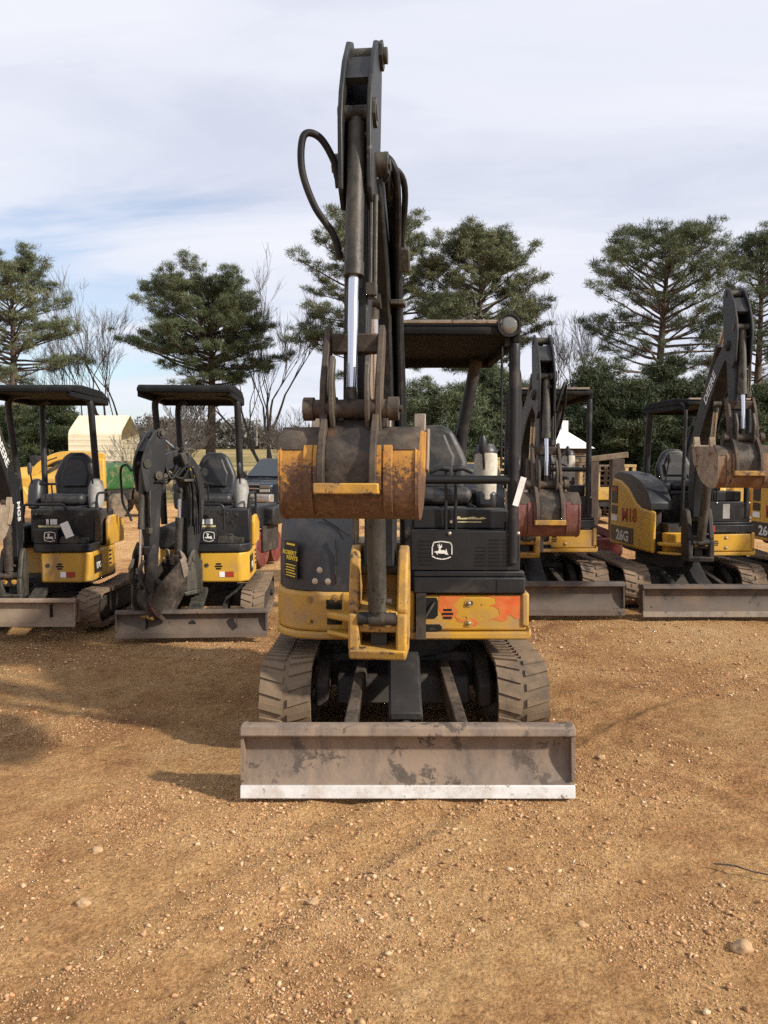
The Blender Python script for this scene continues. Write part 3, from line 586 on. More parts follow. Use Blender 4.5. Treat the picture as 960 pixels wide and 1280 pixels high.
def rod_lever(root, M, base, top, knob=0.02, name='control_lever', mat='black_paint'):
    q = MB(M); q.tube(bez([base, tuple(Vector(base).lerp(Vector(top), 0.6)), top], 4), 0.009, 8); o = q.build(name, mat, root)
    q = MB(M); q.lathe([(-0.05, knob * 0.6), (-0.03, knob), (0.05, knob * 1.1), (0.075, knob * 0.6)], top, (0, 0, 1), 12); q.build('lever_grip', 'seat_vinyl', o)
    return o
def canopy(root, M, x0, x1, yf, yb, z, posts, lip='roof_black', zr=None, droop=0.10):
    q = MB(M); zr = zr or z
    prof = [(yf, z - 0.075), (yf - 0.01, z - 0.02), (yf + 0.05, z + 0.012), (yf + 0.4, z + 0.04), (yb - 0.2, z + 0.03), (yb, z - 0.03), (yb + 0.01, z - 0.12), (yb - 0.03, z - 0.12), (yb - 0.06, z - 0.06), (yf + 0.04, z - 0.05)]
    q.pyz(prof, x0, x1); ro = q.build('canopy_roof', lip, root, bevel=0.02, seg=3)
    for xx in (x0 + 0.025, x1 - 0.025): MB(M).bx(xx - 0.024, xx + 0.024, yf + 0.03, yb - 0.03, z - 0.11, z - 0.055).build('roof_side_rail', 'roof_black', ro, bevel=0.01)
    for pts, r in posts:
        q = MB(M); q.tube(round_path(pts, 0.12), r, 12); q.build('canopy_post', 'black_paint', root)
    return ro

def ragged(poly, step=0.006, amp=0.004):
    out = []
    for i in range(len(poly)):
        p, q = v2(poly[i]), v2(poly[(i + 1) % len(poly)]); n = max(1, int((q - p).length / step))
        for k in range(n):
            c = p.lerp(q, k / n); w = Vector((c.x * 28, c.y * 28, 3)); w2 = Vector((c.x * 110, c.y * 110, 7))
            if abs(c.y - 0.882) < 0.001 or abs(c.x - 0.716) < 0.001: out.append((c.x, c.y)); continue
            out.append((c.x + amp * (mnoise.noise(w) * 1.6 + 0.6 * mnoise.noise(w2)), c.y + amp * (mnoise.noise(w + Vector((9, 0, 0))) * 1.6 + 0.6 * mnoise.noise(w2 + Vector((5, 0, 0))))))
    return out
# ------------------------------------------------------------------ mid-size excavator
def mid(label, loc, rot=0.0, k=1.0, house_rot=0.0, swing=0.0, style='a', arm_kw=None, blade_mat=('blade_steel', 'white_edge'), track_mat='rubber', front='yellow_paint',
        spray=False, detail=True, blade_z=0.0, group='compact excavators parked on the dirt lot', side_marks=True, has_arm=True, guard_white=False):
    root = thing('compact_excavator', label, 'excavator', loc, R(rot), group)
    M0 = Matrix.Scale(k, 4); H = M0 @ RZ(house_rot)
    tw = 0.30
    for s in (-1, 1): track(root, M0, min(s * 0.85, s * 0.55), max(s * 0.85, s * 0.55), -1.0, 1.05, 0.53, track_mat)
    q = MB(M0); q.bx(-0.56, 0.56, -0.34, 0.40, 0.22, 0.44); q.pyz([(-0.62, 0.18), (-0.3, 0.24), (-0.3, 0.40), (-0.55, 0.34)], -0.42, 0.42); q.cyl((0, 0, 0.42), (0, 0, 0.60), 0.42, n=28)
    for s in (-1, 1): q.pyz([(-0.75, 0.20), (-0.2, 0.24), (-0.2, 0.48), (-0.5, 0.45), (-0.75, 0.34)], s * 0.50 - 0.04, s * 0.50 + 0.04)
    q.build('car_body', 'frame_black', root, bevel=0.015)
    blade(root, M0 @ T(0, 0, blade_z), 1.69, -1.60, 0.37, blade_mat[0], blade_mat[1])
    for s in (-1, 1):
        q = MB(M0); y0, y1 = -0.45, -1.50; xx = s * 0.29
        q.add([(xx - 0.035 - s * 0.03, y0, 0.30), (xx + 0.035 - s * 0.03, y0, 0.30), (xx + 0.035 - s * 0.03, y0, 0.42), (xx - 0.035 - s * 0.03, y0, 0.42), (xx - 0.035 + s * 0.03, y1, 0.10), (xx + 0.035 + s * 0.03, y1, 0.10), (xx + 0.035 + s * 0.03, y1, 0.24), (xx - 0.035 + s * 0.03, y1, 0.24)],
              [(0, 1, 2, 3), (7, 6, 5, 4), (0, 4, 5, 1), (1, 5, 6, 2), (2, 6, 7, 3), (3, 7, 4, 0)])
        q.build('blade_arm', 'rusty_steel' if detail else 'frame_black', root, bevel=0.01)
    q = MB(M0); q.pyz([(-0.72, 0.52), (-0.80, 0.56), (-1.06, 0.40), (-1.27, 0.335), (-1.27, 0.295), (-1.06, 0.35), (-0.76, 0.47)], -0.085, 0.085)
    for s in (-1, 1): q.pyz([(-0.80, 0.54), (-1.06, 0.38), (-1.26, 0.315), (-1.23, 0.25), (-1.05, 0.27), (-0.80, 0.38)], s * 0.087 - 0.006, s * 0.087 + 0.006)
    q.build('cylinder_guard', 'black_paint', root, bevel=0.008)
    q = MB(M0); q.cyl((0, -0.55, 0.42), (0, -1.40, 0.22), 0.04); q.cyl((0, -1.38, 0.225), (0, -1.48, 0.20), 0.03)
    for s in (-1, 1): q.pyz([(-1.40, 0.14), (-1.40, 0.25), (-1.495, 0.24), (-1.495, 0.12)], s * 0.045 - 0.012, s * 0.045 + 0.012)
    q.build('blade_cylinder', 'grease_steel', root)
    # house base
    q = MB(H)
    lx = 0.80 if style == 'a' else 0.50
    arc_pts = [((0.76 if math.cos(a) > 0 else lx) * math.cos(a), 0.1 + 0.80 * math.sin(a)) for a in [i * math.pi / 14 for i in range(15)]]
    q.pxy([(0.72, -0.40), *arc_pts, (-lx * 0.95, -0.2), (-lx * 0.75, -0.40)], 0.60, 0.66)
    q.build('house_floor', 'frame_black', root, bevel=0.01)
    q = MB(H); q.pxy([(0.76, -0.15), *arc_pts, (-lx * 0.96, -0.15), (-lx * 0.75, -0.15), (-lx * 0.7, 0.3), (0.5, 0.3), (0.56, -0.15)], 0.662, 1.10)
    q.build('counterweight', front, root, bevel=0.03, seg=3)
    # front right panel
    q = MB(H); q.bx(0.105, 0.755, -0.70, -0.20, 0.662, 0.885); fp = q.build('front_panel', front, root, bevel=0.018, seg=3)
    q = MB(H); q.pxz([(0.02, 0.612), (0.765, 0.612), (0.785, 0.64), (0.775, 0.69), (0.755, 0.66), (0.03, 0.656)], -0.72, -0.22); q.build('bottom_rail', front, fp, bevel=0.012)
    q = MB(H)
    q.bx(0.72, 0.768, -0.712, -0.22, 0.69, 0.90); q.build('panel_edge', front, fp, bevel=0.014)
    vx = 0.27
    q = MB(H)
    for i, dz in enumerate((-0.024, 0.0, 0.024)): hw = (0.026, 0.034, 0.026)[i]; q.bx(vx - hw, vx + hw, -0.703, -0.69, 0.770 + dz - 0.007, 0.770 + dz + 0.007)
    q.build('vent_slots', 'slot_dark', fp)  # raised dark bars paint the shade of recessed slots
    for z in (0.835, 0.712):
        q = MB(H); q.lathe([(0, 0.026), (0.003, 0.026), (0.004, 0.018)], (0.40, -0.70, z), (0, -1, 0), 16); q.build('panel_recess', 'yellow_worn', fp)
        q = MB(H); q.lathe([(0, 0.011), (0.009, 0.011), (0.011, 0.008)], (0.40, -0.7045, z), (0, -1, 0), 6); q.build('panel_bolt', 'bolt_zinc', fp)
    q = MB(H); q.pxz([(0.10, 0.74), (0.19, 0.74), (0.21, 0.76), (0.21, 0.85), (0.20, 0.87), (0.10, 0.87)], -0.7035, -0.698); q.pxz([(0.10, 0.664), (0.22, 0.664), (0.235, 0.675), (0.235, 0.69), (0.22, 0.705), (0.10, 0.705)], -0.7035, -0.698)
    q.build('panel_opening_shade', 'slot_dark', fp)  # flat dark plates paint the shade inside the openings
    q = MB(H); q.tube(bez([(0.13, -0.71, 0.75), (0.16, -0.715, 0.80), (0.19, -0.71, 0.845)], 5), 0.009, 8); q.build('panel_hose', 'grease_steel', fp)
    if spray:
        for poly in ([(0.215, 0.882), (0.40, 0.882), (0.345, 0.865), (0.318, 0.84), (0.312, 0.81), (0.335, 0.785), (0.325, 0.755), (0.29, 0.735), (0.245, 0.742), (0.225, 0.78), (0.215, 0.80)],
                     [(0.315, 0.752), (0.36, 0.735), (0.42, 0.742), (0.46, 0.72), (0.45, 0.70), (0.39, 0.690), (0.37, 0.715), (0.325, 0.728)],
                     [(0.47, 0.882), (0.716, 0.882), (0.716, 0.742), (0.69, 0.735), (0.66, 0.765), (0.64, 0.765), (0.635, 0.735), (0.61, 0.722), (0.55, 0.735), (0.52, 0.728), (0.56, 0.748), (0.585, 0.762), (0.58, 0.80), (0.53, 0.82), (0.57, 0.838), (0.56, 0.868)]):
            MB(H).pxz(ragged(poly), -0.7015, -0.699).build('paint_patch', 'orange_spray', fp, label='orange overspray patch on the yellow front panel')
    # left front: rounded skirt, slots for the swing gear
    if style == 'a':
        sk = [(-0.34, -0.69), (-0.53, -0.685), (-0.66, -0.645), (-0.75, -0.56), (-0.80, -0.45), (-0.815, -0.30), (-0.815, -0.16), (-0.34, -0.16)]
        q = MB(H); q.pxy(sk, 0.655, 0.90); sk_o = q.build('side_skirt', front, root, bevel=0.02, seg=3)
        q = MB(H); q.pxy([(x * 1.012, y * 1.012) for x, y in sk[:-1]] + [(-0.34, -0.17)], 0.605, 0.654); q.build('skirt_rim', front, sk_o, bevel=0.015)
        q = MB(H); q.bx(-0.475, -0.335, -0.694, -0.685, 0.795, 0.855); q.bx(-0.47, -0.335, -0.694, -0.685, 0.70, 0.74); q.build('skirt_opening_shade', 'slot_dark', sk_o, bevel=0.012)  # dark plates on the skirt, painting the shade of its cutouts
        for xx, yy, zz in ((-0.575, -0.667, 0.85), (-0.575, -0.667, 0.72), (-0.42, -0.688, 0.885 - 0.02)):
            q = MB(H); q.lathe([(0, 0.024), (0.006, 0.024), (0.007, 0.011), (0.013, 0.011)], (xx, yy, zz), (-0.25, -1, 0), 12); q.build('skirt_bolt', 'yellow_worn', sk_o)
    else:
        q = MB(H); q.bx(-0.455, -0.30, -0.50, 0.6, 0.662, 0.90); q.bx(-0.455, -0.30, -0.42, 0.6, 0.899, 1.16); q.build('engine_bay', 'frame_black', root, bevel=0.02)
    q = MB(H)      # swing bracket fixed to the house
    for z0, z1 in ((0.745, 0.79), (0.642, 0.675)): q.pxy([(-0.47, -0.66), (-0.47, -0.73), (-0.36, -0.83), (-0.20, -0.97), (-0.08, -0.97), (0.0, -0.85), (0.06, -0.66)], z0, z1)
    q.bx(-0.38, 0.07, -0.70, -0.60, 0.645, 0.90); q.build('swing_bracket', 'yellow_paint', root, bevel=0.015, seg=3)
    q = MB(H); q.cyl((-0.14, -1.0, 0.62), (-0.14, -1.0, 0.82), 0.05); q.bx(0.075, 0.135, -0.74, -0.5, 0.62, 0.90); q.build('swing_pin', 'frame_black', root)
    # hood
    if style == 'a':
        q = MB(H)
        def sect(z, s, fy, by):   # plan of the hood at one height
            return [(-0.315, fy), (-0.48, fy + 0.004), (-0.635 * s, fy + 0.045), (-0.74 * s, fy + 0.15), (-0.795 * s, fy + 0.30), (-0.81 * s, fy + 0.55), (-0.78 * s, by - 0.2), (-0.62 * s, by), (-0.315, by)], z
        secs = [sect(0.905, 1, -0.675, 0.70), sect(1.12, 1.0, -0.665, 0.72), sect(1.28, 0.995, -0.62, 0.72), sect(1.42, 0.985, -0.50, 0.70), sect(1.54, 0.965, -0.30, 0.66), sect(1.62, 0.93, -0.05, 0.60), sect(1.65, 0.86, 0.08, 0.5)]
        vs, fs = [], []; n = 9
        for pl, z in secs: vs += [(x, y, z) for x, y in pl]
        for i in range(len(secs) - 1): fs += [(i * n + j, i * n + (j + 1) % n, (i + 1) * n + (j + 1) % n, (i + 1) * n + j) for j in range(n)]
        fs += [tuple(range(n - 1, -1, -1)), tuple((len(secs) - 1) * n + j for j in range(n))]
        q.add(vs, fs); hd = q.build('engine_hood', 'hood_plastic', root, bevel=0.0, ang=50)
        q = MB(H); q.bx(-0.42, -0.414, -0.683, -0.668, 0.95, 1.24); q.tube([(-0.50, -0.58, 1.345), (-0.33, -0.655, 1.25)], 0.004, 6); q.build('hood_seam', 'slot_dark', hd)
        for xx, zz in ((-0.515, 1.035), (-0.545, 0.965), (-0.465, 0.965)):
            q = MB(H); q.lathe([(0, 0.019), (0.004, 0.019), (0.005, 0.012), (0.009, 0.012), (0.01, 0.005)], (xx, -0.668 + max(0, (-0.50 - xx)) * 0.28, zz), (-0.15, -1, 0), 14); q.build('hood_latch', 'bolt_zinc', hd)
        if detail:
            S_ = H @ T(-0.690, -0.598, 1.08) @ RZ(-44)
            q = MB(S_); q.pxz([(-0.06, -0.11), (0.06, -0.11), (0.06, 0.13), (-0.06, 0.13)], -0.012, -0.009); q.build('rental_sticker', 'decal_black', hd)
            text('ROBERT', 0.036, S_ @ T(-0.012, -0.0135, 0.055) @ RY(4) @ FRONT, 'decal_yellow', hd, bold=0.001); text('RENTS', 0.036, S_ @ T(0.012, -0.0135, 0.022) @ RY(4) @ FRONT, 'decal_yellow', hd, bold=0.001)
            q = MB(S_)
            q.pxz([(-0.04, 0.105), (0.04, 0.100), (0.04, 0.112), (-0.04, 0.117)], -0.0138, -0.0122)
            for i in range(5): q.pxz([(-0.05 + 0.004 * (i % 2), -0.02 - i * 0.017), (0.045 - 0.006 * (i % 3), -0.027 - i * 0.017), (0.045 - 0.006 * (i % 3), -0.021 - i * 0.017), (-0.05 + 0.004 * (i % 2), -0.014 - i * 0.017)], -0.0138, -0.0122)
            q.build('sticker_print', 'decal_yellow', hd)
    else:
        # yellow side with a sweeping black front hood
        side = [(-0.62, 0.64), (-0.62, 1.16), (-0.30, 1.19), (-0.14, 1.24), (0.10, 1.42), (0.36, 1.52), (0.62, 1.55), (0.70, 1.40), (0.72, 0.64)]
        q = MB(H); q.pyz(side, -0.525, -0.46); hd = q.build('side_cover', front, root, bevel=0.03, seg=3)
        top = [(-0.56, 1.175), (-0.56, 1.26), (-0.46, 1.40), (-0.24, 1.53), (0.05, 1.61), (0.45, 1.64), (0.66, 1.56), (0.62, 1.555), (0.36, 1.525), (0.10, 1.425), (-0.14, 1.245), (-0.30, 1.195)]
        q = MB(H); q.pyz(top, -0.518, -0.24); q.build('engine_hood', 'hood_plastic', root, bevel=0.05, seg=4)
        if side_marks:
            SD = H @ T(-0.528, 0, 0) @ RZ(-90)
            q = MB(SD); q.pxz([(-0.66, 0.69), (0.08, 0.69), (0.08, 0.90), (-0.66, 0.90)], -0.004, -0.001); q.build('model_plate', 'decal_black', hd)
            text('26G', 0.19, SD @ T(-0.26, -0.005, 0.775) @ FRONT, 'decal_white', hd, bold=0.005, sx=1.25)
            text('M18' if side_marks == 'M18' else 'M12', 0.25, SD @ T(-0.06, -0.003, 1.06) @ FRONT @ RZ(2), 'decal_red', hd, bold=0.003, sx=1.1)
            for z0, z1, mm, nm in ((1.20, 1.44, 'decal_black', 'warning_sticker'), (1.06, 1.17, 'decal_black', 'warning_sticker'), (0.96, 1.04, 'paper', 'white_sticker')):
                MB(SD).pxz([(-0.64, z0), (-0.45, z0), (-0.45, z1), (-0.64, z1)], -0.004, -0.001).build(nm, mm, hd)
            MB(SD).pxz([(-0.62, 1.37), (-0.47, 1.37), (-0.47, 1.42), (-0.62, 1.42)], -0.0055, -0.0042).build('red_sticker', 'decal_red', hd)
    # cab floor, lower black band, grille
    q = MB(H); q.bx(-0.31, 0.75, -0.30, 0.55, 0.887, 0.94); q.bx(-0.31, 0.06, -0.62, -0.30, 0.905, 1.0); q.build('cab_floor', 'frame_black', root)
    q = MB(H); q.bx(0.06, 0.74, -0.72, -0.60, 0.898, 0.995); q.pxz([(0.06, 0.9949), (0.74, 0.9949), (0.74, 1.030), (0.06, 1.030)], -0.69, -0.62); kb = q.build('kick_plate', 'black_paint', root, bevel=0.008)
    q = MB(H); q.bx(0.565, 0.572, -0.7225, -0.715, 0.91, 0.985); q.build('plate_seam', 'slot_dark', kb)
    q = MB(H); q.bx(0.045, 0.715, -0.675, -0.60, 1.033, 1.277); gp = q.build('grille_panel', 'black_paint', root, bevel=0.006)
    q = MB(H)
    for i in range(7): q.bx(0.095, 0.175, -0.678, -0.67, 1.068 + i * 0.024, 1.068 + i * 0.024 + 0.007)
    for cx in range(3):
        for i in range(8):
            if cx == 0 and i > 5: continue
            q.bx(0.44 + cx * 0.085, 0.505 + cx * 0.085, -0.678, -0.67, 1.062 + i * 0.0225, 1.062 + i * 0.0225 + (0.009 if i < 3 else 0.005))
    q.build('vent_slots', 'slot_dark', gp)
    for xx in (0.28, 0.70): MB(H).lathe([(0, 0.012), (0.008, 0.011), (0.011, 0.006)], (xx, -0.675, 1.262), (0, -1, 0), 10).build('panel_bolt', 'bolt_zinc', gp)
    if style == 'a': emblem(H @ T(0.235, -0.6755, 1.158), 0.112, gp)
    else:
        q = MB(H); q.bx(0.12, 0.24, -0.7235, -0.7205, 0.91, 0.985); q.build('red_sticker', 'decal_red', gp)
        q = MB(H); q.bx(0.36, 0.45, -0.6785, -0.6755, 1.07, 1.25); q.build('white_sticker', 'grey_plastic', gp)
    q = MB(H); q.bx(0.06, 0.66, -0.56, -0.35, 1.279, 1.40); fb = q.build('console_box', 'black_paint', root, bevel=0.01)
    q = MB(H); q.bx(0.06, 0.66, -0.59, -0.20, 0.942, 1.277); q.build('console_base', 'frame_black', fb)
    if detail:
        q = MB(H); q.pxz([(0.33, 1.340), (0.50, 1.340), (0.52, 1.345), (0.50, 1.355), (0.47, 1.347), (0.44, 1.357), (0.40, 1.351), (0.365, 1.347), (0.35, 1.360), (0.33, 1.355)], -0.564, -0.561); q.bx(0.34, 0.49, -0.564, -0.561, 1.320, 1.327); q.build('console_decal', 'decal_gold', fb)
        MB(H).lathe([(0, 0.014), (0.015, 0.014), (0.02, 0.008)], (0.30, -0.562, 1.325), (0, -1, 0), 10).build('panel_bolt', 'bolt_zinc', fb)
    # seat and controls
    q = MB(H); q.bx(0.0, 0.62, -0.05, 0.55, 0.942, 1.36); q.build('seat_base', 'frame_black', root, bevel=0.03)
    seat(root, H @ T(0.24, -0.08, 0), 0.50, 1.40, 1.98 if style == 'a' else 1.95)
    for xx in (0.265, 0.325):
        q = MB(H); q.tube([(xx, -0.58, 1.20), (xx, -0.59, 1.655)], 0.010, 8); lv = q.build('travel_lever', 'black_paint', root)
        sg = -1 if xx < 0.29 else 1
        q = MB(H); q.tube(bez([(xx - 0.02 * sg, -0.59, 1.655), (xx + 0.04 * sg, -0.595, 1.66), (xx + 0.105 * sg, -0.595, 1.635)], 5), [0.020] * 5 + [0.016] * 5 + [0.013], 10); q.build('lever_grip', 'seat_vinyl', lv)
    for s in (-1, 1):
        xx = 0.24 + s * 0.34
        q = MB(H); q.bx(xx - 0.07, xx + 0.07, -0.10, 0.40, 1.38, 1.50); q.build('control_console', 'hood_plastic', root, bevel=0.03, seg=3)
        rod_lever(root, H, (xx, -0.06, 1.50), (xx - 0.03 * s, -0.10, 1.80), 0.024)
    q = MB(H @ T(0.585, -0.02, 1.58) @ RX(-8)); q.lathe([(-0.17, 0.05), (-0.14, 0.065), (0.10, 0.082), (0.17, 0.078)], (0, 0, 0), (0, 0, 1), 20); cn = q.build('plastic_sleeve', 'cream_plastic', root)
    q = MB(H @ T(0.585, -0.02, 1.58) @ RX(-8)); q.lathe([(0.171, 0.080), (0.19, 0.082), (0.21, 0.07), (0.235, 0.06)], (0, 0, 0), (0, 0, 1), 20); q.build('sleeve_cap', 'hood_plastic', cn)
    # frame: canopy
    x0, x1, yf, yb, zt = -0.16, 0.70, -0.72, 0.55, 2.52
    posts = [([(x1 - 0.03, -0.66, 1.08), (x1 - 0.03, -0.66, 2.46), (x1 - 0.03, -0.55, 2.49)], 0.034),
             ([(0.44, 0.50, 1.2), (0.46, 0.48, 1.9), (0.56, 0.40, 2.44)], 0.045),
             ([(x0 + 0.05, 0.50, 1.2), (x0 + 0.05, 0.48, 1.9), (x0 + 0.05, 0.40, 2.44)], 0.045),
             ([(x0 + 0.02, -0.62, 0.99), (x0 + 0.02, -0.66, 2.46), (x0 + 0.02, -0.55, 2.49)], 0.022)]
    ro = canopy(root, H, x0, x1, yf, yb, zt, posts, 'roof_black')
    q = MB(H); q.bx(x0 + 0.02, x1 - 0.05, yf - 0.016, yf + 0.02, zt + 0.0, zt + 0.022); q.build('roof_front_strip', 'worn_steel', ro, bevel=0.004)
    q = MB(H); q.tube(round_path([(x1 - 0.03, -0.60, 1.64), (x1 + 0.06, -0.30, 1.64), (x1 + 0.06, -0.30, 2.30), (x1 - 0.03, -0.5, 2.30)], 0.1), 0.017, 10); q.build('grab_handle', 'black_paint', root)
    q = MB(H); q.tube([(-0.10, -0.66, 1.59), (x1 - 0.05, -0.66, 1.59)], 0.026, 12); q.tube([(x1 - 0.1, -0.655, 1.25), (x1 - 0.03, -0.66, 1.25)], 0.02, 10); q.build('front_rail', 'black_paint', root)
    if detail:
     q = MB(H); q.lathe([(0, 0.04), (0.05, 0.056), (0.09, 0.068), (0.115, 0.070), (0.115, 0.058), (0.10, 0.056)], (x1 - 0.075, -0.63, 2.51), (0, -1, 0), 24); q.bx(x1 - 0.09, x1 - 0.06, -0.67, -0.62, 2.40, 2.46); wl_o = q.build('work_light', 'black_paint', root)
     q = MB(H); q.lathe([(0, 0.056), (0.006, 0.050), (0.012, 0.02)], (x1 - 0.075, -0.732, 2.51), (0, -1, 0), 24); q.build('lamp_lens', 'lamp_glass', wl_o)
    if detail:
        q = MB(H); q.tube([(x1 - 0.105, -0.655, 2.40), (x1 - 0.105, -0.66, 1.66)], 0.008, 6); q.tube(bez([(x1 - 0.07, -0.62, 1.12), (x1 - 0.08, -0.64, 1.22), (x1 - 0.07, -0.63, 1.33)], 5), 0.009, 6); q.build('post_cable', 'hose_rubber', root)
        q = MB(H @ T(x1 + 0.0, -0.71, 1.52) @ RY(16)); q.pxz([(-0.018, -0.09), (0.018, -0.09), (0.018, 0.09), (-0.018, 0.09)], -0.003, 0.0); q.build('paper_tag', 'paper', root)
    if has_arm:
        A_ = H @ T(-0.14, -1.0, 0) @ RZ(swing)
        arm(root, A_, **(arm_kw or {}))
    return root
# ------------------------------------------------------------------ mini excavator
def mini(label, loc, rot=0.0, k=1.0, house_rot=0.0, arm_kw=None, blade_mat=('blade_tan', 'blade_tan'), seams=None, track_mat='mud_rubber', front='yellow_paint', swing=0.0, unit='a', blade_w=1.34, blade_z=0.0, post_x=-0.21):
    root = thing('mini_excavator', label, 'excavator', loc, R(rot), 'mini excavators parked on the dirt lot')
    M0 = Matrix.Scale(k, 4); H = M0 @ RZ(house_rot)
    for s in (-1, 1): track(root, M0, min(s * 0.65, s * 0.42), max(s * 0.65, s * 0.42), -0.80, 0.80, 0.42, track_mat, 0.075)
    q = MB(M0); q.bx(-0.43, 0.43, -0.25, 0.25, 0.16, 0.33); q.cyl((0, 0, 0.32), (0, 0, 0.45), 0.30, n=24); q.build('car_body', 'frame_black', root, bevel=0.01)
    blade(root, M0 @ T(0, 0, blade_z), blade_w, -1.14, 0.27, blade_mat[0], blade_mat[1], 0.75, split=seams)
    for s in (-1, 1):
        q = MB(M0); xx = s * 0.25; y0, y1 = -0.2, -1.06
        q.add([(xx - 0.03, y0, 0.22), (xx + 0.03, y0, 0.22), (xx + 0.03, y0, 0.31), (xx - 0.03, y0, 0.31), (xx - 0.03, y1, 0.08), (xx + 0.03, y1, 0.08), (xx + 0.03, y1, 0.17), (xx - 0.03, y1, 0.17)],
              [(0, 1, 2, 3), (7, 6, 5, 4), (0, 4, 5, 1), (1, 5, 6, 2), (2, 6, 7, 3), (3, 7, 4, 0)]); q.build('blade_arm', 'frame_black', root, bevel=0.008)
    q = MB(M0); q.pyz([(-0.5, 0.40), (-0.55, 0.42), (-1.02, 0.22), (-1.02, 0.19), (-0.52, 0.37)], -0.07, 0.07); q.build('cylinder_guard', 'grease_steel', root, bevel=0.006)
    q = MB(M0); q.cyl((0, -0.4, 0.34), (0, -1.10, 0.15), 0.032); q.build('blade_cylinder', 'grease_steel', root)
    # house
    arc_pts = [(0.50 * math.cos(a), 0.12 + 0.50 * math.sin(a)) for a in [i * math.pi / 12 for i in range(13)]]
    q = MB(H); q.pxy([(0.47, -0.5), *arc_pts, (-0.50, -0.2), (-0.40, -0.45)], 0.45, 0.50); q.build('house_floor', 'frame_black', root)
    q = MB(H); q.pxy([(0.0, -0.62), (0.40, -0.62), (0.49, -0.54), (0.50, 0.10), *arc_pts[1:], (-0.50, -0.1), (0.0, -0.1)], 0.47, 0.775)
    fp = q.build('front_panel', front, root, bevel=0.02, seg=3)
    q = MB(H); q.pyz([(0.0, 0.78), (0.55, 0.78), (0.58, 1.0), (0.30, 1.10), (0.06, 1.10), (0.0, 1.04)], 0.455, 0.50); q.build('side_cover', front, root, bevel=0.015)
    q = MB(H)
    for i, dz in enumerate((-0.024, 0.0, 0.024)): hw = (0.024, 0.036, 0.024)[i]; q.bx(0.19 - hw, 0.19 + hw, -0.624, -0.61, 0.635 + dz - 0.0075, 0.635 + dz + 0.0075)
    for i in range(4): q.bx(0.495, 0.5035, -0.02, 0.05, 0.58 + i * 0.045, 0.60 + i * 0.045)
    q.build('vent_slots', 'slot_dark', fp)
    q = MB(H); q.lathe([(0, 0.022), (0.004, 0.022), (0.005, 0.012)], (0.07, -0.62, 0.645), (0, -1, 0), 12); q.build('panel_recess', 'rusty_steel', fp)
    q = MB(H); q.bx(0.195, 0.25, -0.6235, -0.619, 0.525, 0.58); q.build('white_sticker', 'paper', fp)
    q = MB(H); q.bx(0.252, 0.34, -0.6235, -0.619, 0.525, 0.58); q.build('red_sticker', 'decal_red', fp)
    SD = H @ T(0.498, -0.38, 0.64) @ RZ(90)
    q = MB(SD); q.pxz([(-0.12, -0.09), (0.10, -0.09), (0.10, 0.09), (-0.12, 0.09)], -0.006, -0.002); q.build('model_plate', 'decal_black', fp)
    text('17G', 0.09, SD @ T(-0.01, -0.007, -0.02) @ FRONT, 'decal_white', fp, bold=0.002)
    q = MB(H); q.pxy([(-0.06, -0.635), (0.41, -0.635), (0.50, -0.55), (0.50, -0.30), (-0.06, -0.30)], 0.778, 0.86); q.build('kick_plate', 'black_paint', root, bevel=0.012)
    q = MB(H); q.bx(-0.07, 0.17, -0.61, -0.50, 0.862, 1.01); gp = q.build('grille_panel', 'black_paint', root, bevel=0.008); emblem(H @ T(0.095, -0.6105, 0.935), 0.10, gp)
    q = MB(H); q.bx(0.175, 0.43, -0.58, -0.40, 0.862, 0.91); q.tube(round_path([(0.25, -0.55, 0.91), (0.25, -0.55, 0.95), (0.33, -0.55, 0.95), (0.33, -0.55, 0.91)], 0.02), 0.006, 6); q.bx(0.18, 0.36, -0.56, -0.5, 0.905, 0.93); q.build('foot_pedal', 'grease_steel', root, bevel=0.005)
    q = MB(H); q.bx(-0.16, 0.485, -0.44, -0.225, 0.862, 1.20); cb = q.build('control_box', 'black_paint', root, bevel=0.015)
    q = MB(H)
    for xx, zz in ((-0.1, 1.15), (-0.06, 1.15), (-0.02, 1.15), (0.22, 1.16), (0.26, 1.16), (0.36, 1.14), (0.31, 1.07)): MB(H).cyl((xx, -0.44, zz), (xx, -0.452, zz), 0.011, n=10).build('switch', 'grease_steel', cb)

    q = MB(H); q.bx(0.0, 0.025, -0.4435, -0.439, 1.045, 1.10); q.bx(0.04, 0.11, -0.4435, -0.439, 1.045, 1.10); q.build('white_sticker', 'paper', cb)
    q = MB(H); q.bx(-0.08, 0.14, -0.4435, -0.439, 1.015, 1.035); q.build('yellow_sticker', 'decal_gold', cb)
    q = MB(H); q.tube(round_path([(-0.20, -0.55, 1.05), (-0.20, -0.55, 1.255), (0.24, -0.55, 1.255), (0.24, -0.55, 1.00)], 0.06), 0.013, 8); q.build('front_rail', 'black_paint', root)
    for xx in (0.0, 0.07):
        q = MB(H); q.tube([(xx, -0.42, 1.18), (xx, -0.46, 1.46)], 0.008, 8); q.tube([(xx - 0.05, -0.46, 1.46), (xx + 0.05, -0.46, 1.46)], 0.013, 8); q.build('travel_lever', 'black_paint', root)
    q = MB(H); q.bx(-0.25, 0.42, -0.2, 0.45, 0.78, 1.16); q.bx(-0.45, -0.25, -0.4, 0.4, 0.78, 1.02); q.build('seat_base', 'frame_black', root, bevel=0.03)
    seat(root, H @ T(0.03, -0.10, 0), 0.46, 1.22, 1.80)
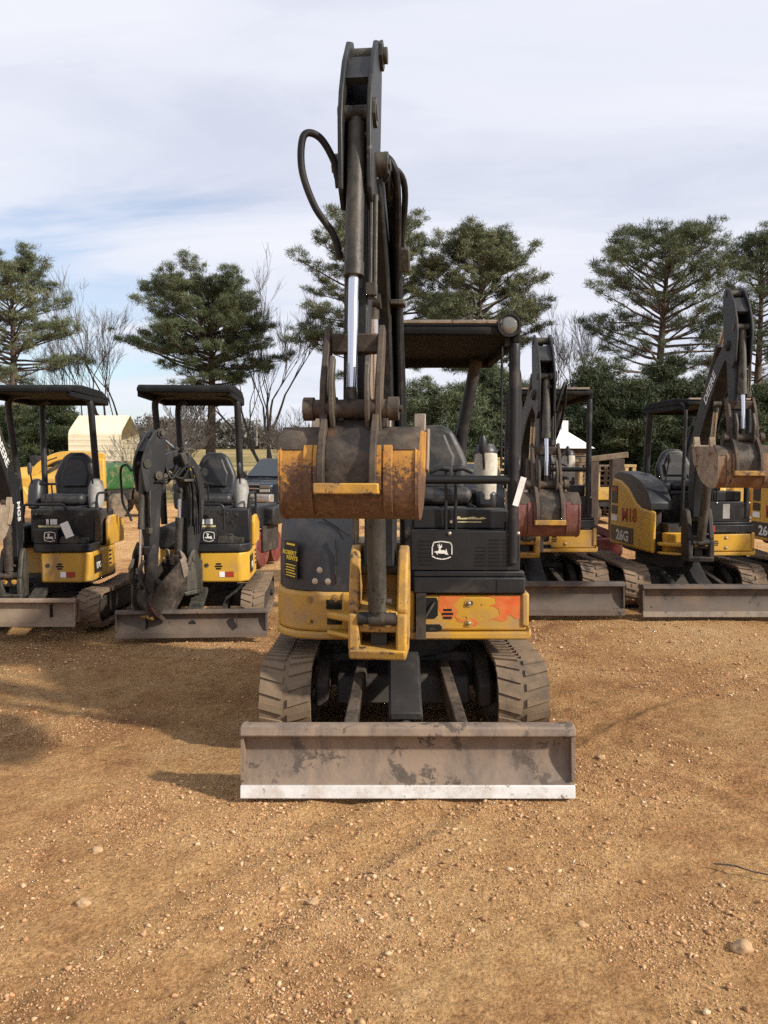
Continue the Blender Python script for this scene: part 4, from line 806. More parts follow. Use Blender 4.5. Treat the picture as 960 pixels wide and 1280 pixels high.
    for s in (-1, 1):
        xx = 0.03 + s * 0.32
        q = MB(H @ T(xx, 0.06, 1.33) @ RX(-12)); q.lathe([(-0.17, 0.03), (-0.15, 0.07), (-0.05, 0.085), (0.08, 0.082), (0.15, 0.06), (0.17, 0.03)], (0, 0, 0), (0, 0, 1), 18)
        q.build('control_console', 'grey_plastic' if s > 0 else 'hood_plastic', root)
        rod_lever(root, H, (xx, -0.04, 1.45), (xx, -0.10, 1.60), 0.022)
    for s in (1,):
        q = MB(H); q.tube(round_path([(s * 0.45, -0.28, 1.16), (s * 0.47, -0.28, 1.36), (s * 0.52, -0.1, 1.36), (s * 0.52, -0.1, 1.14)], 0.05), 0.013, 8); q.build('grab_handle', 'black_paint', root)
    zt = 2.44
    posts = [([(0.34, 0.16, 1.0), (0.335, 0.16, 1.4), (0.322, 0.02, zt - 0.06), (0.1, 0.02, zt - 0.03)], 0.036), ([(-0.50, 0.16, 1.0), (-0.51, 0.16, 1.4), (-0.555, 0.02, zt - 0.06), (-0.3, 0.02, zt - 0.03)], 0.036),
             ([(-0.36, 0.5, 1.0), (-0.37, 0.52, 1.4), (-0.42, 0.62, zt - 0.10), (-0.3, 0.55, zt - 0.06)], 0.033)]
    canopy(root, H, -0.59, 0.34, -0.62, 0.62, zt, posts)
    q = MB(H @ T(0.25, -0.57, 1.0) @ RY(-22)); q.pxz([(-0.04, -0.08), (0.045, -0.08), (0.045, 0.08), (-0.04, 0.08)], -0.003, 0)
    if unit == 'a': q.build('paper_tag', 'paper', root)
    arm(root, H @ T(post_x, -0.74, 0) @ RZ(swing), **arm_kw)
    return root

def ang_of(px, py):
    return math.atan((py - 640) / 1000) + PITCH
def at(px, Y, py=None, z=0.0):
    """place on the ground plan seen at column px, Y metres ahead; with py also its height"""
    if py is not None: z = CAM_H - Y * math.tan(ang_of(px, py))
    dep = Y * math.cos(PITCH) + (CAM_H - z) * math.sin(PITCH)
    return Vector(((px - 480) / 1000 * dep, Y, z))

# the excavator in the middle
mid('worn yellow excavator with rusty bucket and white blade edge, nearest in the middle', (0.12, 5.55, 0), swing=-6.0, spray=True,
    arm_kw=dict(S=(0.80, 3.055), B=(0.98, 1.865), k=1.0, th=0.17, ths=0.125, kb=0.90, bucket_w=0.585, rod=0.55, boom=[(0.0, 1.10, 0.075), (-0.03, 1.5, 0.105), (0.02, 2.08, 0.135), (0.20, 2.56, 0.135), (0.52, 2.91, 0.10), (0.80, 3.055, 0.085)],
                hose_loop=[(-0.085, -0.92, 2.92), (-0.10, -0.94, 3.02), (-0.16, -0.97, 3.12), (-0.225, -1.0, 3.12), (-0.235, -1.0, 2.98), (-0.18, -1.0, 2.82), (-0.10, -0.98, 2.70), (-0.075, -0.96, 2.60)]))
# same kind behind it to the right
mid('dusty excavator with a red bucket and slack boom, right behind the nearest excavator', (1.74, 10.1, 0), swing=0, blade_z=0.03, blade_mat=('blade_dark', 'blade_dark'), detail=False, track_mat='mud_rubber',
    arm_kw=dict(S=(0.98, 2.36), B=(1.08, 1.40), th=0.15, boom=[(0.0, 1.10, 0.075), (-0.04, 1.4, 0.105), (0.06, 1.85, 0.13), (0.36, 2.18, 0.13), (0.72, 2.33, 0.10), (0.98, 2.36, 0.08)], mats=dict(boom='arm_clean', stick='arm_clean', bucket='red_paint', ears='rusty_steel'),
                hose_loop=[(0.13, -1.0, 2.2), (0.19, -1.02, 2.42), (0.235, -0.95, 2.46), (0.25, -0.8, 2.2), (0.22, -0.5, 1.9), (0.10, -0.2, 1.7)]))
D_arm = dict(S=(1.06, 2.98), B=(1.16, 1.96), th=0.15, boom=[(0.0, 1.10, 0.075), (-0.02, 1.45, 0.105), (0.10, 2.02, 0.13), (0.40, 2.44, 0.125), (0.76, 2.80, 0.10), (1.06, 2.98, 0.08)],
             mats=dict(boom='arm_clean', stick='arm_clean', bucket='bucket_rust', ears='rusty_steel', tooth='bucket_tan', post='frame_black', cyl='grease_steel'), bucket_side='bucket_tan', bucket_w=0.58, rod=0.60,
             boom_word='DEERE', word_pos=((0.54, 2.585), 45, 0.15, -0.0775))
mid('yellow excavator with black hood, raised boom and painted red number on its side', (3.56, 9.95, 0), k=0.95, house_rot=6, style='b', swing=-9, blade_z=0.03, side_marks='M18', blade_mat=('blade_dark', 'worn_steel'), detail=False, track_mat='mud_rubber', front='yellow_fresh', arm_kw=D_arm)
E_arm = dict(D_arm); E_arm.pop('boom_word'); E_arm.pop('word_pos')
mid('yellow excavator cut off by the right edge of the photo', (5.66, 10.5, 0), k=0.95, house_rot=4, style='b', swing=25, side_marks='M12', blade_mat=('blade_dark', 'worn_steel'), detail=False, track_mat='mud_rubber', front='yellow_fresh', arm_kw=E_arm)
# two minis on the left
mini('mini excavator with paper tag and tan blade, at the left edge', (-3.47, 8.60, 0), blade_z=0.13, house_rot=2, seams=[0.33], blade_w=1.12, swing=2,
     arm_kw=dict(S=(0.86, 2.22), B=(0.92, 1.30), k=0.78, th=0.125, kb=0.78, bucket_w=0.42, post_z=0.74, teeth=3, detail=False, boom=[(0.0, 0.74, 0.06), (-0.02, 1.02, 0.085), (0.04, 1.32, 0.105), (0.30, 1.72, 0.10), (0.62, 2.06, 0.075), (0.86, 2.22, 0.06)], boom_cyl=((0.13, 0.58), 2),
                 mats=dict(boom='arm_clean', stick='arm_clean', bucket='bucket_tan', ears='bucket_tan', tooth='bucket_tan', post='grease_steel', cyl='rusty_steel'), boom_word='DEERE', word_pos=((0.36, 1.79), -50, 0.125, 0.065), side_word=((0.015, 1.20), -86, 0.10, 0.065, 'MG5')))
mini('mini excavator with folded boom and narrow dark red bucket, beside the pickup truck', (-1.90, 8.62, 0), blade_z=0.02, rot=4, house_rot=0, blade_mat=('blade_dark', 'blade_dark'), seams=[-0.42, 0.42], track_mat='mud_rubber', front='yellow_fresh', swing=-42, unit='b', blade_w=1.42, post_x=-0.09,
     arm_kw=dict(S=(0.40, 1.56), B=(0.44, 0.56), k=0.72, th=0.125, kb=0.75, bucket_w=0.25, post_z=0.74, teeth=2, bucket_ang=38, boom=[(0.0, 0.74, 0.06), (-0.04, 1.05, 0.09), (-0.05, 1.44, 0.115), (0.06, 1.66, 0.11), (0.24, 1.70, 0.085), (0.40, 1.58, 0.065)], boom_cyl=((0.13, 0.58), 2),
                 mats=dict(boom='arm_clean', stick='arm_clean', bucket='dull_red', ears='frame_black', tooth='worn_steel', post='grease_steel', cyl='grease_steel'), bucket_side='grease_dark', stripes=((-0.06, 1.58), 0.066),
                 hose_loop=[(-0.07, -0.58, 1.60), (-0.12, -0.60, 1.66), (-0.24, -0.58, 1.62), (-0.27, -0.56, 1.45), (-0.22, -0.58, 1.30), (-0.10, -0.60, 1.20), (-0.06, -0.60, 1.14)]))

# ------------------------------------------------------------------ pickup truck
def pickup(loc, rot):
    t = thing('pickup_truck', 'dark blue pickup truck facing the camera beyond the left mini excavators', 'truck', loc, R(rot))
    q = MB(); W = 0.97
    # front clip: hood and fenders, front at y = 0 facing -Y
    prof = [(0.02, 0.50), (-0.02, 0.75), (0.0, 0.98), (0.06, 1.03), (0.6, 1.09), (1.30, 1.12), (1.30, 0.45), (1.12, 0.45), (1.05, 0.72), (0.85, 0.88), (0.62, 0.88), (0.42, 0.72), (0.35, 0.45)]
    q.pyz(prof, -W, W)
    q.pyz([(1.295, 0.45), (1.295, 1.115), (3.2, 1.14), (5.3, 1.10), (5.3, 0.50), (4.75, 0.45), (4.65, 0.72), (4.45, 0.88), (4.2, 0.88), (4.0, 0.72), (3.9, 0.42)], -W + 0.01, W - 0.01)
    body = q.build('body', 'truck_paint', t, bevel=0.045, seg=3)
    q = MB()
    a = [(-0.86, 1.30, 1.115), (0.86, 1.30, 1.115), (0.86, 3.05, 1.13), (-0.86, 3.05, 1.13)]; b_ = [(-0.66, 1.98, 1.72), (0.66, 1.98, 1.72), (0.66, 2.95, 1.72), (-0.66, 2.95, 1.72)]
    q.add(a + b_, [(0, 3, 2, 1), (4, 5, 6, 7), (0, 1, 5, 4), (1, 2, 6, 5), (2, 3, 7, 6), (3, 0, 4, 7)]); q.build('cab', 'truck_paint', t, bevel=0.05, seg=3)
    f = Vector((0, 1.64, 1.42)); ws = [(-0.77, 1.37, 1.17), (0.77, 1.37, 1.17), (0.63, 1.90, 1.66), (-0.63, 1.90, 1.66)]; off = Vector((0, -0.032, 0.036))
    q = MB(); q.prism([Vector(p) + off for p in ws], Vector((0, 0.02, -0.02))); q.build('windshield', 'glass', t)
    for s in (-1, 1):
        q = MB(); pts = [(s * 0.865, 1.62, 1.19), (s * 0.865, 2.85, 1.19), (s * 0.715, 2.80, 1.62), (s * 0.72, 2.05, 1.62)]; q.prism([Vector(p) + Vector((s * 0.012, 0, 0.004)) for p in pts], (s * 0.012, 0, 0.004)); q.build('side_window', 'glass', t)
        q = MB(); q.bx(s * 1.0 - 0.09, s * 1.0 + 0.09, 1.50, 1.58, 1.13, 1.33); q.build('side_mirror', 'hood_plastic', t, bevel=0.03)
        q = MB(); q.pxz([(s * 0.60, 0.90), (s * 0.94, 0.90), (s * 0.94, 0.99), (s * 0.60, 0.985)], -0.030, 0.02); hl = q.build('headlight', 'lamp_glass', t, bevel=0.012)
        q = MB(); q.pxz([(s * 0.60, 0.80), (s * 0.92, 0.80), (s * 0.92, 0.875), (s * 0.60, 0.875)], -0.030, 0.02); q.build('turn_signal', 'cream_plastic', hl, bevel=0.01)
        for yy in (0.73, 4.32):
            q = MB(); q.lathe([(0, 0.2), (0, 0.33), (0.04, 0.375), (0.20, 0.375), (0.24, 0.33), (0.24, 0.2)], (s * 0.74 if s > 0 else -0.98, yy, 0.375), (1, 0, 0), 24); wh = q.build('wheel', 'tyre_mud', t)
            q = MB(); q.lathe([(0, 0.21), (0.02, 0.20), (0.03, 0.08), (0.05, 0.05)], (s * 0.965, yy, 0.375), (s, 0, 0), 18); q.build('wheel_rim', 'truck_grey', wh)
    q = MB(); q.bx(-0.58, 0.58, -0.024, 0.0, 0.78, 0.995); g = q.build('grille', 'slot_dark', t)
    q = MB(); q.bx(-0.59, 0.59, -0.045, -0.02, 0.875, 0.905); q.bx(-0.59, 0.59, -0.04, -0.02, 0.985, 1.005); q.build('grille_bar', 'truck_grey', g, bevel=0.006)
    q = MB(); q.pyz([(-0.14, 0.56), (-0.12, 0.72), (-0.02, 0.75), (0.12, 0.75), (0.12, 0.52), (-0.08, 0.52)], -0.98, 0.98); bp = q.build('bumper', 'truck_grey', t, bevel=0.03, seg=3)
    q = MB(); q.bx(-0.75, 0.75, -0.05, 0.1, 0.36, 0.515); q.build('air_dam', 'hood_plastic', bp, bevel=0.02)
    q = MB(); q.bx(-0.5, 0.5, -0.146, -0.135, 0.575, 0.65); q.build('bumper_slot', 'slot_dark', bp)
    q = MB(); q.bx(-0.6, 0.6, 0.4, 5.2, 0.33, 0.52); q.build('chassis', 'frame_black', t)
    return t
p = at(342, 22.0); pickup((p.x - 0.90, 22.2, 0.0), -25)

# walk-behind roller with a dark red drum
p = at(322, 12.6)
t = thing('trench_roller', 'small roller with dark red drum and black engine box, between mini excavator and middle excavator', 'roller', (p.x, 12.6, 0), R(-12))
q = MB(); q.lathe([(0, 0.12), (0, 0.28), (0.02, 0.30), (0.50, 0.30), (0.52, 0.28), (0.52, 0.12)], (-0.42, 0, 0.30), (1, 0, 0), 28); q.build('drum', 'dark_red_paint', t, bevel=0.006)
q = MB(); q.bx(-0.48, 0.10, -0.20, 0.70, 0.62, 0.98); q.bx(-0.20, 0.26, 0.05, 0.75, 0.66, 0.94); q.build('engine_box', 'black_paint', t, bevel=0.03, seg=3)
for x0 in (-0.46, 0.10): MB().bx(x0, x0 + 0.04, -0.1, 0.6, 0.25, 0.66).build('drum_frame', 'frame_black', t, bevel=0.01)
q = MB(); q.box((-0.12, -0.12, 1.02), (0.26, 0.12, 0.08), (0, R(-20), R(20))); q.build('exhaust_muffler', 'grease_steel', t, bevel=0.02)
q = MB(); q.tube(round_path([(-0.3, 0.7, 0.7), (-0.3, 1.2, 0.95), (0.2, 1.2, 0.95), (0.2, 0.7, 0.7)], 0.1), 0.018, 8); q.build('steering_handle', 'black_paint', t)
q = MB(); q.lathe([(0, 0.1), (0, 0.26), (0.5, 0.26), (0.5, 0.1)], (-0.40, 0.62, 0.27), (1, 0, 0), 24); q.build('rear_drum', 'dark_red_paint', t)

# ------------------------------------------------------------------ far left: loader, tractor, carport
p = at(50, 21.0)
t = thing('backhoe_loader', 'bright yellow loader with arched arm behind the leftmost mini excavator', 'loader', (p.x, 21.0, 0), R(10)); t.scale = (0.85, 0.85, 0.92)
q = MB(); q.pyz([(-0.9, 0.6), (-0.95, 1.35), (-0.6, 1.6), (1.6, 1.66), (1.7, 0.6)], -0.55, 0.75); b = q.build('loader_body', 'yellow_bright', t, bevel=0.06, seg=3)
q = MB(); q.pxz([(-0.55, 0.55), (-0.15, 0.55), (0.05, 0.85), (-0.1, 1.1), (-0.5, 1.15)], -1.3, -0.96); q.build('loader_bucket', 'yellow_bright', t, bevel=0.04)
c = bez([(-0.05, 0, 1.25), (0.25, 0, 1.66), (0.75, 0, 1.92), (1.4, 0, 1.96), (2.1, 0, 1.90)], 6)
q = MB(); o_ = [(p_.x, p_.z) for p_ in c]; up = thicken([(x, z, 0.11) for x, z in o_]); q.pxz([tuple(v) for v in up], -0.9, -0.68); q.build('loader_arm', 'yellow_bright', t, bevel=0.02)
q = MB(); q.pxz([(0.4, 1.80), (0.75, 1.915), (0.75, 1.885), (0.4, 1.77)], -0.912, -0.895); q.build('arm_decal', 'decal_black', t)
q = MB(); q.bx(1.5, 2.1, -0.95, -0.6, 1.0, 1.86); q.build('arm_post', 'yellow_bright', t, bevel=0.04)
for xx in (-0.75, 0.95):
    q = MB(); q.lathe([(0, 0.2), (0, 0.48), (0.06, 0.55), (0.24, 0.55), (0.3, 0.48), (0.3, 0.2)], (xx - 0.15, 0.3, 0.55), (1, 0, 0), 20); q.build('wheel', 'tyre_mud', t)
q = MB(); q.bx(-0.3, 0.55, 0.2, 1.4, 1.66, 1.95); q.build('cab', 'black_paint', t, bevel=0.05)
q = MB(); q.cyl((0.15, -0.8, 1.30), (0.95, -0.8, 1.80), 0.05); q.build('lift_cylinder', 'grease_steel', t)
for i in range(5): MB().bx(-0.35 + 0.2 * i, -0.22 + 0.2 * i, -0.93, -0.86, 1.05, 1.30).build('side_vent', 'slot_dark', t)
MB().bx(-0.5, 0.75, -0.92, -0.85, 0.62, 0.78).build('side_step', 'frame_black', t)
p = at(142, 23.5)
t = thing('garden_tractor', 'small green tractor seen between the two mini excavators', 'tractor', (p.x, 23.5, 0), R(-20))
q = MB(); q.pyz([(-0.7, 0.8), (-0.8, 1.2), (-0.7, 1.5), (0.1, 1.6), (0.6, 1.55), (0.6, 0.8)], -0.34, 0.34); q.build('bonnet', 'green_paint', t, bevel=0.1, seg=4)
q = MB(); q.bx(-0.28, 0.28, -0.6, 1.3, 0.5, 0.82); q.build('chassis', 'frame_black', t)
for s in (-1, 1):
    for yy, rr in ((-0.4, 0.36), (1.0, 0.55)):
        q = MB(); q.lathe([(0, rr * 0.4), (0, rr * 0.9), (0.04, rr), (0.2, rr), (0.24, rr * 0.9), (0.24, rr * 0.4)], (0.34 if s > 0 else -0.58, yy, rr), (1, 0, 0), 20); q.build('wheel', 'tyre_mud', t)
q = MB(); q.bx(-0.25, 0.25, 0.75, 1.2, 1.0, 1.15); q.build('seat', 'seat_vinyl', t, bevel=0.04)
p = at(133, 36.0)
t = thing('carport', 'cream sheet metal carport with rounded roof on the far left', 'carport', (p.x, 36, 0), R(0)); t.scale = (0.82, 0.8, 0.92)
def shed_roof(q, w, l, ze, zr, n=40):
    pr = [(-w / 2, ze - 1.5), (-w / 2, ze), (-w / 2 + 0.12, ze + 0.18)] + [(-w / 2 + 0.12 + (w / 2 - 0.12) * i / 5, ze + 0.18 + (zr - ze - 0.18) * i / 5) for i in range(1, 6)]
    return pr
q = MB(); v, f = [], []
prof = [(-2.4, 1.95), (-2.4, 3.0), (-2.28, 3.25), (-1.5, 3.65), (0.0, 4.1)]
def carport_side():
    # corrugated long wall facing the camera with the curved eave above it
    q = MB(); n = 120; L_ = 2.8; pr = [(-1.6, 1.75), (-1.6, 2.95), (-1.52, 3.12), (-1.30, 3.28), (0.0, 3.95), (1.30, 3.28), (1.52, 3.12), (1.6, 2.95), (1.6, 1.75)]
    # ribs run along the wall: sample the profile finely and ripple it
    pts = []
    for (a, b) in zip(pr[:-1], pr[1:]):
        d = math.dist(a, b); m = max(1, int(d / 0.05))
        for i in range(m): pts.append((a[0] + (b[0] - a[0]) * i / m, a[1] + (b[1] - a[1]) * i / m))
    pts.append(pr[-1]); out = []
    for i, (y, z) in enumerate(pts):
        r = 0.016 if i % 5 == 0 else 0.0
        c_ = Vector((y, z - 2.6)).normalized(); out.append((y + c_.x * r, z + c_.y * r))
    vs = [(-L_ / 2, y, z) for y, z in out] + [(L_ / 2, y, z) for y, z in out]; n = len(out)
    vs += [(x, y * 0.985, z - 0.02) for x, y, z in vs]
    fs = [(i, i + 1, n + i + 1, n + i) for i in range(n - 1)] + [(2 * n + i, 3 * n + i, 3 * n + i + 1, 2 * n + i + 1) for i in range(n - 1)]
    q.add(vs, fs); return q
carport_side().build('sheet_roof', 'cream_sheet', t, ang=20)
for xx in (-1.35, -0.45, 0.45, 1.35):
    for yy in (-1.55, 1.55): MB().bx(xx - 0.04, xx + 0.04, yy - 0.04, yy + 0.04, 0, 2.0 if abs(xx) > 1 else 2.0).build('post', 'truck_grey', t)
# ------------------------------------------------------------------ right background: timber frame, pallets, hut
p = at(752, 14.5); t = thing('timber_frame', 'weathered frame of dark timber posts under a sloping beam', 'frame', (p.x, 14.5, 0), R(0))
q = MB(); q.box((-0.17, 0, 0.85), (0.15, 0.16, 1.70)); q.build('post', 'dark_timber', t, bevel=0.01)
q = MB(); q.box((0.24, -0.02, 0.85), (0.22, 0.2, 1.72)); q.build('post', 'dark_timber', t, bevel=0.01)
q = MB(); q.box((0.0, -0.02, 1.735), (0.86, 0.14, 0.10), (0, R(-7), 0)); q.build('beam', 'old_wood', t, bevel=0.008)
p = at(748, 12.2); t = thing('rusty_attachment', 'rusty red attachment on the ground between two excavators', 'attachment', (p.x, 12.2, 0), R(15))
q = MB(); q.pxz([(-0.22, 0.0), (0.18, 0.0), (0.30, 0.30), (0.26, 0.52), (-0.20, 0.52), (-0.30, 0.25)], -0.2, 0.25); q.build('attachment_body', 'dark_red_paint', t, bevel=0.03)
q = MB(); q.box((0.05, 0, 0.60), (0.5, 0.12, 0.12), (0, R(20), 0)); q.cyl((-0.2, -0.15, 0.62), (-0.2, 0.2, 0.62), 0.09); q.build('hitch', 'red_paint', t, bevel=0.01)
q = MB(); q.cyl((0.2, 0, 0.55), (0.95, 0.1, 0.20), 0.05); q.build('draw_bar', 'rusty_steel', t)
p = at(700, 27.0); t = thing('small_hut', 'small slatted hut with white pyramid roof and white flue', 'hut', (p.x, 27, 0), R(8))
q = MB(); q.bx(-0.62, 0.62, -0.6, 0.6, 0, 2.05); w_ = q.build('wall', 'rusty_steel', t)
q = MB()
for i in range(9): q.bx(-0.64, 0.64, -0.63, -0.595, 0.2 + i * 0.2, 0.29 + i * 0.2)
q.build('wall_slats', 'old_wood', w_)
q = MB(); q.add([(-0.85, -0.85, 2.05), (0.85, -0.85, 2.05), (0.85, 0.85, 2.05), (-0.85, 0.85, 2.05), (0, 0, 2.75)], [(0, 1, 4), (1, 2, 4), (2, 3, 4), (3, 0, 4), (3, 2, 1, 0)]); r_ = q.build('roof', 'white_sheet', t)
MB().bx(-0.02, 0.20, -0.12, 0.10, 2.45, 2.98).build('flue', 'white_sheet', r_)

def pallet_stack(px, Y, w, h, n, label, mat, z0=0.0, d=0.9, group='stacked pallets and racks behind the excavators'):
    p = at(px, Y); t = thing('pallet_stack', label, 'pallet stack', (p.x, Y, z0), R(random.uniform(-6, 6)), group)
    step = h / n; tm = MATS[mat]
    for i in range(n):
        q = MB(); z = i * step; j = random.uniform(-0.03, 0.03)
        q.bx(-w / 2 + j, w / 2 + j, -d / 2, d / 2, z + step * 0.66, z + step)
        for x in (-w / 2 + 0.06, 0, w / 2 - 0.06): q.bx(x - 0.05 + j, x + 0.05 + j, -d / 2 + 0.01, d / 2 - 0.01, z, z + step * 0.65)
        q.build('pallet', tm, t)
    return t
pallet_stack(589, 19.0, 0.55, 1.62, 12, 'tall stack of pale pallets seen just right of the seat of the nearest excavator', 'pale_wood')
pallet_stack(637, 21.0, 0.9, 1.75, 12, 'pallet stack behind the right canopy post of the nearest excavator', 'pale_wood')
pallet_stack(728, 24.5, 0.42, 1.55, 11, 'narrow reddish slatted stack just right of the white roofed hut', 'old_wood', 0.02)
pallet_stack(752, 24.8, 0.55, 1.5, 10, 'slatted stack between the two dark timber posts', 'old_wood', 0.02)
pallet_stack(779, 24.0, 0.55, 1.52, 7, 'yellow slatted rack right of the dark timber posts', 'pale_wood', 0.02)
pallet_stack(952, 23.0, 0.9, 1.85, 10, 'bright yellow slatted rack against trees at the right edge', 'yellow_bright')
def trailer(px, Y, w, label):
    p = at(px, Y); t = thing('flatbed_trailer', label, 'trailer', (p.x, Y, 0), 0, 'yellow flatbed trailers')
    q = MB(); q.bx(-w / 2, w / 2, -0.9, 0.9, 0.62, 0.90); q.build('trailer_bed', 'yellow_bright', t, bevel=0.02)
    q = MB(); q.bx(-w / 2 + 0.1, w / 2 - 0.1, -0.85, 0.85, 0.45, 0.615); q.build('under_frame', 'frame_black', t)
    for x in (-0.30, 0.30):
        q = MB(); q.lathe([(0, 0.1), (0, 0.27), (0.22, 0.27), (0.22, 0.1)], (x * w, -0.93, 0.27), (0, 1, 0), 18); q.build('wheel', 'tyre_mud', t)
    for x in (-0.46, -0.2, 0.05, 0.3, 0.46): MB().bx(x * w - 0.04, x * w + 0.04, -0.92, -0.85, 0.905, 1.35).build('stake', 'pale_wood', t)
    return t
trailer(752, 22.0, 1.75, 'yellow stake sided trailer beyond the timber posts')
p = at(925, 20.0); t = thing('trenching_machine', 'yellow machine with guards seen through the rails of the right excavators', 'machine', (p.x, 20.0, 0), 0)
q = MB(); q.bx(-1.0, 0.8, -0.5, 0.6, 0.45, 0.98); q.build('machine_body', 'yellow_bright', t, bevel=0.06, seg=3)
for i, x in enumerate((-0.8, -0.35, 0.15, 0.55)):
    q = MB(); q.bx(x - 0.16, x + 0.16, -0.66, -0.48, 0.30 + 0.05 * (i % 2), 1.02 + 0.08 * (i % 3)); q.build('guard', 'yellow_bright', t, bevel=0.05)
q = MB()
for x in (-0.9, 0.7): q.lathe([(0, 0.1), (0, 0.3), (0.2, 0.3), (0.2, 0.1)], (x - 0.1, -0.3, 0.30), (0, -1, 0), 18)
q.build('wheel', 'tyre_mud', t)
q = MB(); q.tube(round_path([(-0.6, 0, 0.9), (-0.6, 0, 1.25), (0.3, 0, 1.25), (0.3, 0, 0.9)], 0.1), 0.03, 8); q.build('guard_rail', 'yellow_bright', t)
p = at(915, 22.5); t = thing('concrete_block_wall', 'low grey block wall behind the right excavators', 'wall', (p.x, 22.5, 0), 0)
q = MB()
for r_ in range(4):
    for c_ in range(6):
        x = -1.2 + c_ * 0.42 + (0.2 if r_ % 2 else 0); q.bx(x, x + 0.405, 0, 0.4, r_ * 0.40, r_ * 0.40 + 0.39)
q.build('blocks', 'concrete', t, bevel=0.01)
# fence and pole out in the field
t = thing('wire_fence', 'thin wire fence along the edge of the dry field', 'fence', (-6, 31, 0))
pp = [(-9 + 2.6 * i, 0.4 * math.sin(i), 0) for i in range(6)]
for x, y, z in pp: MB().cyl((x, y, -0.1), (x, y, 1.15), 0.045, n=8).build('fence_post', 'old_wood', t)
for zz in (0.4, 0.75, 1.08): MB().tube([(x, y - 0.05, zz) for x, y, z in pp], 0.008, 5).build('fence_wire', 'truck_grey', t)
p = at(321, 150, 555); t = thing('utility_pole', 'pale utility pole at the far side of the dry field', 'pole', (p.x, 150, p.z - 0.3))
MB().cyl((0, 0, 0), (0, 0, 5.2), 0.16, 0.11, n=10).build('pole', 'concrete', t); MB().bx(-0.9, 0.9, -0.08, 0.08, 4.5, 4.7).build('cross_arm', 'concrete', t)

# ------------------------------------------------------------------ trees
def needle_mat(name, dark, mid_, light, scale=0.6):
    m = bpy.data.materials.new(name); m.use_nodes = True; MATS[name] = m
    n, l = m.node_tree.nodes, m.node_tree.links; b = n['Principled BSDF']
    g = N(n, 'ShaderNodeNewGeometry'); t = N(n, 'ShaderNodeTexCoord')
    ns = N(n, 'ShaderNodeTexNoise', i_Scale=scale, i_Detail=4.0); l.new(t.outputs['Object'], ns.inputs['Vector'])
    a = N(n, 'ShaderNodeMath', operation='MULTIPLY_ADD'); l.new(g.outputs['Random Per Island'], a.inputs[0]); a.inputs[1].default_value = 0.34; l.new(ns.outputs[0], a.inputs[2])
    r = ramp(n, [(0.42, dark), (0.66, mid_), (0.95, light)]); l.new(a.outputs[0], r.inputs[0]); l.new(r.outputs[0], b.inputs['Base Color'])
    b.inputs['Roughness'].default_value = 0.55; b.inputs['Specular IOR Level'].default_value = 0.35
    return m
needle_mat('pine_needles', (0.038, 0.060, 0.030), (0.075, 0.100, 0.046), (0.145, 0.155, 0.075))
needle_mat('pine_needles_light', (0.052, 0.070, 0.036), (0.10, 0.118, 0.056), (0.18, 0.18, 0.085))
needle_mat('cedar_needles', (0.018, 0.034, 0.016), (0.036, 0.055, 0.022), (0.085, 0.09, 0.030), 0.8)
needle_mat('thicket_twigs', (0.06, 0.048, 0.04), (0.115, 0.09, 0.072), (0.17, 0.135, 0.10), 0.3)
needle_mat('far_wood_mix', (0.055, 0.055, 0.048), (0.10, 0.09, 0.075), (0.15, 0.125, 0.10), 0.05)

class Tubes:
    """many tapered limbs of one plant, gathered as one mesh"""
    def __init__(s): s.v = []; s.f = []; s.k = 0
    def add(s, pts, rs, n=5):
        k = len(pts); u0 = None
        for i in range(k):
            t = (pts[min(i + 1, k - 1)] - pts[max(i - 1, 0)]).normalized()
            u = t.orthogonal().normalized() if u0 is None else (u0 - t * u0.dot(t)).normalized(); u0 = u; w = t.cross(u)
            for j in range(n):
                a = 2 * math.pi * j / n; p = pts[i] + (u * math.cos(a) + w * math.sin(a)) * rs[i]; s.v.append((p.x, p.y, p.z))
        for i in range(k - 1):
            for j in range(n): s.f.append((s.k + i * n + j, s.k + i * n + (j + 1) % n, s.k + (i + 1) * n + (j + 1) % n, s.k + (i + 1) * n + j))
        s.k += k * n
    def build(s, name, mat, parent):
        me = bpy.data.meshes.new(name); me.from_pydata(s.v, [], s.f); me.materials.append(MATS[mat]); me.polygons.foreach_set('use_smooth', [True] * len(me.polygons))
        o = bpy.data.objects.new(name, me); COL.objects.link(o); o.parent = parent; return o
def tri_mesh(name, verts, mat, parent, size=3):
    me = bpy.data.meshes.new(name); nt = len(verts) // size
    me.vertices.add(len(verts)); me.vertices.foreach_set('co', np.asarray(verts, dtype=np.float32).ravel())
    me.loops.add(len(verts)); me.loops.foreach_set('vertex_index', np.arange(len(verts), dtype=np.int32))
    me.polygons.add(nt); me.polygons.foreach_set('loop_start', np.arange(0, len(verts), size, dtype=np.int32))
    me.update(calc_edges=True); me.materials.append(MATS[mat]); me.validate()
    o = bpy.data.objects.new(name, me); COL.objects.link(o); o.parent = parent; return o
